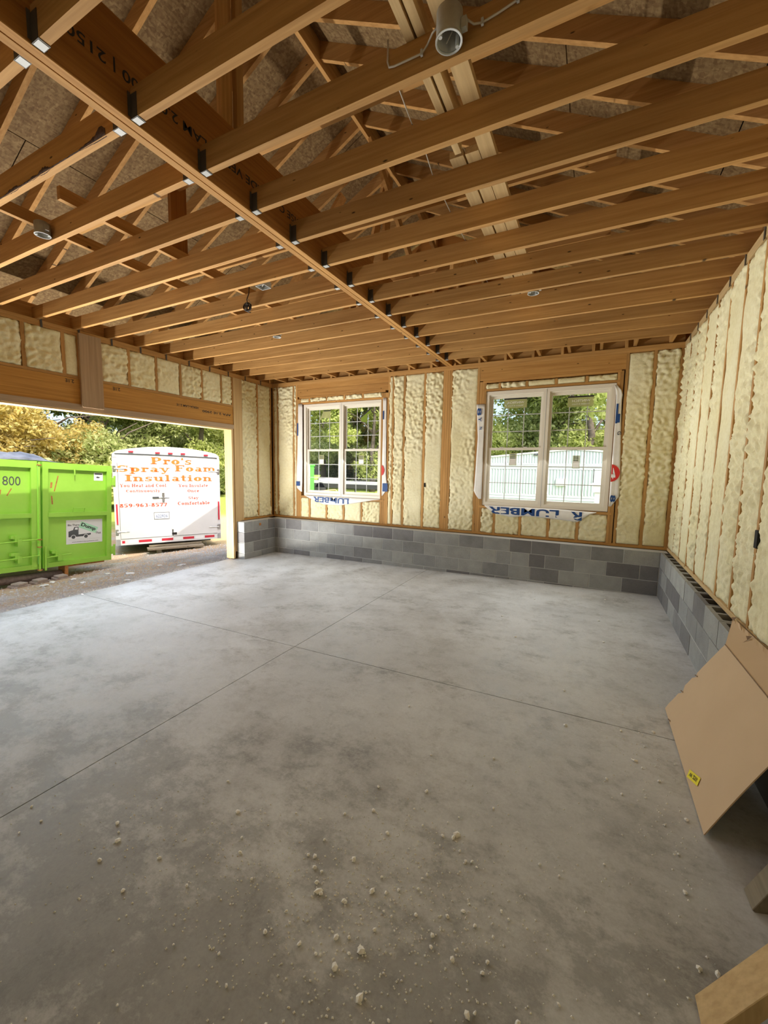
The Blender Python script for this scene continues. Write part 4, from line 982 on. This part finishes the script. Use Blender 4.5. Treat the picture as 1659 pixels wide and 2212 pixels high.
    link('sticker_print', pymesh('sticker_print', [(-.045, .90, 1.91), (-.045, 1.03, 1.91), (-.045, 1.03, 1.935), (-.045, .90, 1.935)], [(0, 1, 2, 3)]), 'greyink', s2)
    link('sticker_print', pymesh('sticker_print', [(-.045, .92, 1.85), (-.045, .96, 1.84), (-.045, 1.0, 1.86), (-.045, .94, 1.875)], [(0, 1, 2, 3)]), 'greyink', s2)
    text('800', (-.0485, -.475, 1.67), YP, ZP, .235, .15, 'greyink', o, bold=.0); text('-', (-.0485, -.62, 1.73), YP, ZP, .08, .02, 'greyink', o)
    for (a, b, w) in (((.30, 1.86), (.24, 1.58), .018), ((.20, 1.74), (.19, 1.64), .03), ((.2, 1.5), (.21, 1.35), .022), ((-.36, 1.62), (-.42, 1.50), .016), ((-.5, 1.6), (-.51, 1.52), .02)):
        link('rust_streak', MB().bar((-.0495, *a), (-.0495, *b), .001, w, (0, 1, 0)).mesh('rust_streak'), 'rust', o)
    # tarp heaped on the load
    t = root('tarp', (-5.9, -3.2, 1.6), label='black plastic tarp heaped over the load of the green dumpster', cat='tarp'); V = []; F = []; n = 46; m = 30
    for i in range(n + 1):
        for j in range(m + 1):
            u, v = i / n, j / m; y = -4.25 + 1.78 * u; x = -5.2 - 2.4 * v; e = min(1, 5 * min(u, 1 - u)) * min(1, 6 * v + .25) * min(1, 5 * (1 - v))
            z = 1.66 + e * (.26 - .16 * u + .05 * noise.noise(Vector((x * 2.1, y * 2.1, 0))) + .05 * abs(noise.noise(Vector((x * 5, y * 6, 3)))) + .03 * abs(noise.noise(Vector((x * 12, y * 14, 3)))))
            V.append((x + 5.9, y + 3.2, z - 1.6))
    for i in range(n):
        for j in range(m): F.append((i * (m + 1) + j, i * (m + 1) + j + 1, (i + 1) * (m + 1) + j + 1, (i + 1) * (m + 1) + j))
    link('sheet', pymesh('sheet', V, F, True), 'tarp', t).modifiers.new('thickness', 'SOLIDIFY').thickness = .004
dumpster()
for i, (y, nm) in enumerate(((-3.36, 'left'), (-3.08, 'middle'), (-2.77, 'right'))):
    for lv in (0, 1):
        x = -4.98 + .02 * lv; z = GZ(x, y) + .002
        o = box('paver', (x - .13, x + .09), (y - .1, y + .1), (z + lv * .036, z + lv * .036 + .034), 'paver', None, .004); o.rotation_euler = (0, 0, .2 - .15 * i + .1 * lv); o.scale = (1 - .25 * lv, 1 - .25 * lv, 1)
        where = ('at the picture edge under the dumpster roller', 'second along under the dumpster roller', 'at the inner end of the dumpster roller')[i]
        setp(o, f'{"upper" if lv else "lower"} tan paver of the stack {where}', 'paver', 'pavers under the dumpster')
r = random.Random(8)
spots = [(-4.75, -3.0), (-4.6, -2.75), (-4.4, -2.3), (-3.9, -2.2), (-3.6, -1.4), (-4.55, -3.2), (-4.0, -2.9), (-3.3, -2.6), (-4.1, -1.5)]
for i, (x, y) in enumerate(spots):
    o = link('foam_scrap', cms[i % 5], 'crumb', None, (x, y, GZ(x, y) + .012)); s = r.uniform(.035, .06); o.scale = (s * 1.6, s, s * .4); o.rotation_euler = (0, 0, r.uniform(0, 3))
    setp(o, 'white scrap of foam lying on the dirt outside the garage', 'foam scrap', 'foam scraps on the dirt')

# ---- enclosed trailer
def trailer():
    Z0 = -.53; a = math.atan2(2.06, 1.17); o = root('enclosed_trailer', (-6.69, -.83, Z0), (0, 0, a), label='white enclosed cargo trailer with orange lettering parked behind the dumpster', cat='trailer')
    z = lambda Z: Z - Z0; Wd = 2.36; L = 5.2
    top = [(0, z(1.80)), (.03, z(1.92)), (.10, z(1.975)), (.35, z(2.03)), (.75, z(2.085)), (1.18, z(2.105)), (1.61, z(2.085)), (2.0, z(2.03)), (2.26, z(1.975)), (2.33, z(1.92)), (2.36, z(1.80))]
    MB().prism([(0, z(-.26)), (Wd, z(-.26))] + top[::-1], .03, L, 1).obj('body', 'trailer_side', o)
    fr = MB(); fr.prism(top + [(2.36, z(1.86)), (0, z(1.86))], -.02, .45, 1) if False else None
    cap = MB(); cap.prism([(x - (.012 if x < 1 else -.012), y + .012) for x, y in top], -.02, L + .02, 1); cap.obj('roof_cap', 'trailer', o)
    for x in ((-.006, .09), (Wd - .085, Wd + .006)): MB().box(x, (-.02, .05), (z(-.27), z(1.86))).obj('corner_post', 'trailer', o)
    MB().box((0, Wd), (-.02, .05), (z(-.27), z(-.125))).obj('bumper', 'trailer', o); MB().box((0, Wd), (-.01, .05), (z(1.7), z(1.92))).obj('rear_header', 'trailer', o)
    MB().prism([(.05, z(1.925)), (.35, z(1.93)), (1.2, z(1.918)), (2.31, z(1.885)), (2.31, z(1.865)), (1.2, z(1.898)), (.35, z(1.905)), (.05, z(1.91))], -.035, -.018, 1).obj('gutter_seal', 'greyink', o)
    dl = MB().box((.10, 1.195), (-.03, .02), (z(-.115), z(1.84))).obj('door', 'trailer', o); dr = MB().box((1.225, 2.275), (-.03, .02), (z(-.115), z(1.80))).obj('door', 'trailer', o)
    MB().box((1.185, 1.235), (-.036, -.028), (z(.05), z(1.70))).obj('door_astragal', 'trailer_side', o); MB().box((1.19, 1.30), (-.034, -.029), (z(-.09), z(-.03))).obj('latch_gap', 'dark', o)
    for x, Z in ((.379, 1.972), (.937, 1.962), (1.215, 1.958), (1.5, 1.955), (2.038, 1.938)): MB().box((x - .05, x + .05), (-.045, -.015), (z(Z - .018), z(Z + .018))).obj('clearance_lamp', 'lamp', o)
    for x in (.045, 2.322): MB().box((x - .016, x + .016), (-.035, -.015), (z(.24), z(.725))).obj('tail_lamp', 'lamp', o)
    for i, (x, w, m) in enumerate(((.147, .06, 'lamp'), (.34, .2, 'signw'), (.6, .28, 'lamp'), (.86, .2, 'signw'), (1.08, .26, 'lamp'), (1.33, .2, 'signw'), (1.57, .26, 'lamp'), (1.83, .2, 'signw'), (2.08, .24, 'lamp'))):
        MB().box((x - w / 2, x + w / 2), (-.0225, -.0195), (z(-.225), z(-.165))).obj('reflector_tape', m, o)
    for x, Z in ((.03, 1.57), (.03, .06), (2.335, 1.52), (2.32, .055)):
        s = 1 if x < 1 else -1; MB().tube([(x, -.04, z(Z)), (x + s * .25, -.04, z(Z))], .008, 6).box((x - .03, x + .03), (-.045, -.018), (z(Z - .06), z(Z + .06))).obj('hinge', 'chrome', o)
    MB().box((.79, .93), (-.055, -.03), (z(.855), z(.885))).obj('lock_handle', 'greyink', o); MB().tube([(.93, -.045, z(.868)), (1.16, -.045, z(.868))], .009, 6).box((1.0, 1.05), (-.06, -.03), (z(.77), z(.98))).obj('lock_bar', 'chrome', o)
    pl = MB().box((.806, 1.145), (-.036, -.03), (z(.326), z(.50))).obj('licence_plate', 'signw', o); MB().ring(.806, 1.145, z(.326), z(.50), .008, -.038, -.03).obj('plate_rim', 'greyink', o)
    E = lambda x, Z: (x, -.0315, z(Z))
    for body, x0, x1, Zb, h in (("Pro's", .779, 1.684, 1.683, .17), ('Spray', .084, 1.20, 1.49, .20), ('Foam', 1.302, 2.27, 1.515, .155), ('Insulation', .235, 2.17, 1.268, .155)):
        slab(body, E(x0, Zb - (.045 if body == 'Spray' else 0)), XP, ZP, x1 - x0, h, 'orange', o)
    for body, x0, x1, Zb, h in (('You Heat and Cool', .122, 1.10, 1.127, .078), ('Continuously', .246, .967, .985, .082), ('859-963-8577', .102, 1.103, .640, .09), ('You Insulate', 1.369, 2.066, 1.12, .075), ('Once', 1.577, 1.85, .986, .07), ('Stay', 1.593, 1.834, .785, .09), ('Comfortable', 1.344, 2.1, .662, .085)):
        slab(body, E(x0, Zb), XP, ZP, x1 - x0, h, 'redorange', o)
    text('622926', (.85, -.038, z(.365)), XP, ZP, .25, .075, 'blue', pl, bold=.0)
    for x in (.12, 2.02): MB().lathe([(.0005, -.09), (.2, -.09), (.31, -.08), (.335, -.06), (.335, .06), (.31, .08), (.2, .09), (.0005, .09)], (x, 2.3, .335), 28, 0).obj('wheel', 'rubber', o, True)
    for x in (.12, 2.02): MB().lathe([(.0005, -.09), (.2, -.09), (.31, -.08), (.335, -.06), (.335, .06), (.31, .08), (.2, .09), (.0005, .09)], (x, 3.1, .335), 28, 0).obj('wheel', 'rubber', o, True)
    MB().box((.2, 2.16), (.3, 4.8), (.18, .27)).obj('underframe', 'greyink', o)
    st = root('step_plank', (-5.95, .1, -.5), (0, 0, a), label='weathered wooden plank step under the rear of the white trailer', cat='step')
    MB().box((-.55, .72), (-.12, .16), (.10, .14)).obj('tread', 'grey_wood', st); MB().box((-.5, .7), (.12, .3), (.15, .18)).obj('tread', 'grey_wood', st)
    for x in (-.35, .5): MB().box((x, x + .1), (-.05, .25), (0, .10)).obj('leg', 'grey_wood', st)
trailer()

# ---- trees
def leaf_mesh(name, blobs, n, seed, size):
    r = np.random.default_rng(seed); vol = np.array([b[3] * b[4] * b[5] for b in blobs]) ** (2 / 3); ch = r.choice(len(blobs), n, p=vol / vol.sum()); B = np.array(blobs)[ch]
    d = r.normal(size=(n, 3)); d /= np.linalg.norm(d, axis=1)[:, None]; rad = r.uniform(.35, 1.0, n) ** .5
    tw = .72 + .28 * np.sin(d[:, 0] * 7 + seed) * np.sin(d[:, 1] * 6) + .12 * np.sin(d[:, 2] * 9)
    p = B[:, :3] + d * B[:, 3:6] * (rad * tw)[:, None]
    a = r.normal(size=(n, 3)); a /= np.linalg.norm(a, axis=1)[:, None]; b = np.cross(a, r.normal(size=(n, 3))); b /= np.linalg.norm(b, axis=1)[:, None]; s = (size * r.uniform(.6, 1.3, n))[:, None]
    V = np.stack([p - a * s, p + b * s * .45, p + a * s, p - b * s * .45], 1).reshape(-1, 3); me = bpy.data.meshes.new(name); me.vertices.add(4 * n); me.vertices.foreach_set('co', V.ravel())
    me.loops.add(4 * n); me.loops.foreach_set('vertex_index', np.arange(4 * n)); me.polygons.add(n); me.polygons.foreach_set('loop_start', np.arange(0, 4 * n, 4)); me.polygons.foreach_set('loop_total', np.full(n, 4)); me.update(calc_edges=True); return me
def blobs(seed, h, w, low=.25):
    r = random.Random(seed); out = []
    for i in range(16):
        t = r.uniform(low, .93); a = r.uniform(0, 6.28); q = w * (.75 - .55 * abs(t - .5)) * r.uniform(.2, 1); out.append((q * math.cos(a), q * math.sin(a), h * t, w * r.uniform(.32, .5), w * r.uniform(.32, .5), h * r.uniform(.1, .16)))
    return out
def trunk_mesh(seed, h):
    r = random.Random(seed); mb = MB(); P = [(0, 0, -.1)]
    for i in range(1, 7): P.append((r.uniform(-.12, .12) * i * .5, r.uniform(-.12, .12) * i * .5, h * .8 * i / 6))
    mb.tube(P, .2, 9, radii=[.26, .2, .17, .14, .1, .07, .03])
    for i in range(9):
        k = r.randint(2, 5); b = Vector(P[k]); a = r.uniform(0, 6.28); l = h * r.uniform(.2, .38); e = b + Vector((math.cos(a) * l, math.sin(a) * l, l * r.uniform(.3, .8))); m = b.lerp(e, .5) + Vector((0, 0, .12 * l))
        mb.tube([b, m, e], .05, 6, radii=[.075, .045, .015])
    return mb.mesh('trunk', True)
TREE = {}
KINDS = {'green': ('leaf_green', 'broad green deciduous tree'), 'yellow': ('leaf_yellow', 'golden yellow autumn tree'), 'lime': ('leaf_lime', 'sunlit light green tree'), 'dark': ('leaf_dark', 'dense dark green tree')}
for i, k in enumerate(KINDS): TREE[k] = [(leaf_mesh('crown', blobs(i * 7 + q * 3 + 1, 11, 4.2, .16), 30000, i * 5 + q, .125), trunk_mesh(i + q * 9, 11)) for q in range(2 if k != 'dark' else 1)]
BUSH = {k: leaf_mesh('foliage', [(0, 0, 1.1, 1.8, 1.6, 1.2), (1.2, .3, .9, 1.2, 1.3, 1.0), (-1.1, .2, 1.0, 1.3, 1.2, 1.1)], 9000, 60 + i, .11) for i, k in enumerate(('green', 'lime', 'dark'))}
def tree(kind, x, y, s, label, rot=0, grp=None, q=0):
    o = root('tree', (x, y, GZ(x, y)), (0, 0, rot), label=label, cat='tree', group=grp); o.scale = (s, s, s); c, t = TREE[kind][q % len(TREE[kind])]
    link('crown', c, KINDS[kind][0], o); link('trunk', t, 'trunk', o)
def bush(kind, x, y, s, label, grp):
    o = root('bush', (x, y, GZ(x, y)), (0, 0, x * 3 + y), label=label, cat='bush', group=grp); o.scale = (s, s, s); link('foliage', BUSH[kind], KINDS[kind][0], o)
G1 = 'trees beyond the dumpster and trailer'; G2 = 'trees seen through the windows'
r = random.Random(4)
left = [('yellow', -19, 1.0, .8, 'golden tree rising above the left door of the dumpster'), ('yellow', -20.5, 3.6, .82, 'golden tree rising above the dumpster tarp'), ('green', -20, 6.2, .88, 'green tree filling the gap between dumpster and white trailer'),
        ('green', -27, 3.5, 1.15, 'tall pale green tree behind the golden trees over the dumpster'), ('green', -26.5, 8.5, 1.0, 'tall green tree standing behind the gap of dumpster and trailer'), ('green', -20.5, 8.9, .95, 'green tree right behind the roof of the white trailer'),
        ('lime', -19, 11.6, .95, 'bright light green tree above the right half of the white trailer'), ('lime', -20.0, 15.0, 1.05, 'bright light green tree beside the right door jamb'), ('green', -27, 13.5, 1.2, 'tall green tree standing farther back above the white trailer'),
        ('green', -33, 7, 1.3, 'farthest green tree behind the white trailer'), ('green', -26, 18.5, 1.2, 'tall green tree behind the light tree at the right door jamb'), ('dark', -34, 16, 1.35, 'farthest dark tree behind the door jamb side')]
for i, (k, x, y, s, lb) in enumerate(left): tree(k, x, y, s, lb, r.uniform(0, 6), G1, i)
wh = ['under the golden tree left of the dumpster post', 'behind the dumpster tarp', 'above the dumpster right door', 'left of the white trailer roof', 'behind the white trailer left side', 'behind the white trailer right side', 'right of the white trailer']
for i in range(7):
    k = ('green', 'dark', 'lime')[i % 3]; bush(k, -17.5 - (i % 2) * 1.5, .6 + i * 2.4, 1.15, {'green': 'green', 'dark': 'dark green', 'lime': 'light green'}[k] + ' bush at the wood edge ' + wh[i], 'bushes at the wood edge')
win = [('lime', -9.5, 17, .85, 'bright light green tree in the left window, nearest of its trees'), ('green', -6.5, 20, 1.0, 'green tree in the right half of the left window'), ('green', -12.5, 20, 1.05, 'green tree in the left half of the left window'), ('lime', -3.4, 21, 1.0, 'light green tree at the right edge of the left window'),
       ('lime', -9, 27, 1.2, 'light tree farthest back in the left window'), ('lime', -16.6, 21.5, 1.05, 'light green tree at the left edge of the left window'), ('yellow', -13.8, 23.5, .9, 'golden tree low in the left sash of the left window'), ('green', .5, 23, 1.15, 'green tree behind the left end of the mobile home'), ('lime', 3.0, 20.5, 1.15, 'light green tree directly behind the mobile home ridge'),
       ('lime', 6.5, 21.5, 1.15, 'light green tree behind the right end of the mobile home'), ('green', 5, 30, 1.4, 'tall green tree farthest behind the mobile home'), ('lime', -.5, 29, 1.3, 'tall light tree far behind the left end of the mobile home')]
for i, (k, x, y, s, lb) in enumerate(win): tree(k, x, y, s, lb, r.uniform(0, 6), G2, i)
wb_ = ['behind the far left end of the flatbed trailer', 'behind the left part of the flatbed trailer', 'behind the middle of the flatbed trailer', 'behind the right part of the flatbed trailer', 'behind the ramp end of the flatbed trailer']
for i in range(5):
    k = ('dark', 'green', 'dark')[i % 3]; bush(k, -17 + i * 2.9, 24.5 + (i % 2), 1.2, {'green': 'green', 'dark': 'dark green'}[k] + ' bush ' + wb_[i], 'bushes behind the flatbed trailer')

# ---- mobile home behind the right window
def mobile_home():
    yb = 12.0; o = root('mobile_home', (2.6, yb, GZ(2, yb)), label='white corrugated metal mobile home seen through the right window', cat='mobile home'); g = GZ(2, yb); W_ = 3.4; zp, ze = 2.58 - g, 2.27 - g
    MB().prism([(-W_, 0), (W_, 0), (W_, ze), (0, zp), (-W_, ze)], .06, 9, 1).obj('body', 'siding', o)
    MB().prism([(-W_ - .1, ze - .02), (0, zp - .0), (W_ + .1, ze - .02), (W_ + .1, ze + .05), (0, zp + .07), (-W_ - .1, ze + .05)], -.05, 9.1, 1).obj('roof_edge', 'trailer', o)
    def corr(name, z0, z1, amp, step, gable=False):
        V = []; F = []; xs = np.arange(-W_, W_ + .001, step)
        for i, x in enumerate(xs):
            y = -amp if i % 2 else 0.0; zt_ = z1 if not gable else min(z1, ze + (zp - ze) * (1 - abs(x) / W_) - .01); V += [(x, y, z0), (x, y, max(zt_, z0 + .01))]
        for i in range(len(xs) - 1): F.append((2 * i, 2 * i + 2, 2 * i + 3, 2 * i + 1))
        link(name, pymesh(name, V, F), 'siding', o).modifiers.new('thickness', 'SOLIDIFY').thickness = .01
    corr('gable_sheet', 2.03 - g, 9, .035, .055, True)
    for k in range(4): MB().prism([(-.045, 2.03 - g - .068 * k), (0, 2.03 - g - .068 * k), (0, 2.03 - g - .068 * (k + 1)), (-.01, 2.03 - g - .068 * (k + 1))][::-1], -W_, W_, 0).obj('siding_board', 'siding', o) if False else MB().box((-W_, W_), (-.02 - .008 * (k % 2), .06), (2.03 - g - .068 * (k + 1) + .008, 2.03 - g - .068 * k)).obj('siding_board', 'siding', o)
    corr('wall_sheet', .72 - g, 1.755 - g, .04, .06)
    for k in range(4): MB().box((-W_, W_), (-.02 - .008 * (k % 2), .06), (.72 - g - .12 * (k + 1) + .012, .72 - g - .12 * k)).obj('siding_board', 'siding', o)
    MB().box((-.62, -.22), (-.08, -.03), (1.10 - g, 1.40 - g)).obj('access_panel', 'trailer', o); MB().box((-1.55, -1.10), (-.07, -.01), (2.36 - g, 2.40 - g)).obj('vent', 'greyink', o); MB().box((1.1, 1.55), (-.07, -.01), (2.40 - g, 2.44 - g)).obj('vent', 'greyink', o)
    p = root('utility_pedestal', (3.55, 10.3, GZ(3, 10.3)), label='white utility pedestal with meter box in front of the mobile home', cat='pedestal'); h = GZ(3, 10.3)
    MB().box((-.11, .11), (-.1, .1), (0, .95 - h)).obj('post', 'trailer', p); MB().box((-.18, .2), (-.12, .12), (.95 - h, 1.22 - h)).obj('base_box', 'trailer', p); MB().box((-.3, .25), (-.14, .14), (1.22 - h, 1.27 - h)).obj('shelf', 'signw', p); MB().box((-.16, .22), (-.1, .1), (1.27 - h, 1.74 - h)).obj('meter_box', 'trailer_side', p); MB().box((-.2, -.17), (-.12, .1), (1.3 - h, 1.8 - h)).obj('door', 'greyink', p)
    for i in range(4):
        b = box('lumber_board', (1.6, 3.2), (8.2 + .16 * i, 8.34 + .16 * i), (.42 + .02 * (i % 2), .46 + .02 * (i % 2)), 'pale_x'); setp(b, ('nearest', 'second', 'third', 'farthest')[i] + ' tan board of the pile below the right window outside', 'board', 'boards outside the right window')
    t = root('sawhorse', (2.4, 8.45, GZ(2.4, 8.4)), label='low timber trestle carrying tan boards outside the right window', cat='trestle'); h = GZ(2.4, 8.4)
    for x in (-.6, .6):
        MB().box((x - .03, x + .03), (-.3, .3), (.36 - h, .415 - h)).obj('beam', 'grey_wood', t)
        for y in (-.25, .25): MB().box((x - .03, x + .03), (y - .03, y + .03), (0, .36 - h)).obj('leg', 'grey_wood', t)
mobile_home()

# ---- flatbed trailer, frames and bin outside window 1
def yard():
    g = GZ(-9.8, 14.4); o = root('flatbed_trailer', (-9.8, 14.4, g), label='flatbed trailer with white deck seen through the left window', cat='trailer')
    MB().box((-5, 5.2), (-.9, .9), (.72, .86)).obj('deck', 'trailer', o); MB().box((-5, 5.2), (-.95, -.9), (.5, .74)).obj('side_rail', 'rubber', o); MB().tube([(3.6, -.8, .86), (4.6, -.8, 1.35), (5.6, -.8, 1.4)], .05, 8).obj('ramp', 'greyink', o)
    for x in (-2.2, -1.3): MB().lathe([(.0005, -.1), (.36, -.1), (.4, -.06), (.4, .06), (.36, .1), (.0005, .1)], (x, -.85, .4), 20, 1).obj('wheel', 'rubber', o, True)
    MB().box((-1.6, -.4), (-.7, .5), (.86, 1.02)).obj('load', 'signw', o)
    for i, x in enumerate((-9.63, -6.0)):
        s = root('tubular_frame', (x, 12, GZ(x, 12)), (0, 0, .25), label=('pale tubular frame standing in grass below the left pane of the left window', 'pale tubular frame cut off by the right edge of the left window')[i], cat='frame', group='tubular frames in the grass')
        MB().tube([(-.6, 0, 0), (-.6, 0, .42), (-.52, 0, .5), (.52, 0, .62), (.6, 0, .55), (.6, 0, 0)], .03, 8).obj('hoop', 'tube_orange', s, True); MB().tube([(-.6, 0, .15), (.6, 0, .2)], .022, 8).obj('rail', 'tube_orange', s, True)
    b = root('green_bin', (-7.17, 7.0, GZ(-7.2, 7.0)), label='bright green plastic bin at the left edge of the left window view', cat='bin'); MB().box((-.3, .22), (-.3, .3), (.05, 2.15)).obj('body', 'binpaint', b); MB().box((-.33, .25), (-.33, .33), (2.15, 2.21)).obj('lid', 'binpaint', b); MB().box((-.2, .1), (-.2, .2), (0, .05)).obj('base', 'rubber', b)
    f = root('wire_fence', (-11.5, 13.5, GZ(-11, 13)), (0, 0, .6), label='distant wire fence on the lawn beside the white trailer', cat='fence')
    for x in np.arange(-4, 4.1, 1.6): MB().tube([(x, 0, 0), (x, 0, 1.1)], .03, 6).obj('post', 'greyink', f)
    for z in (.25, .5, .75, 1.0): MB().tube([(-4, 0, z), (4, 0, z)], .012, 5).obj('wire', 'greyink', f)
yard()
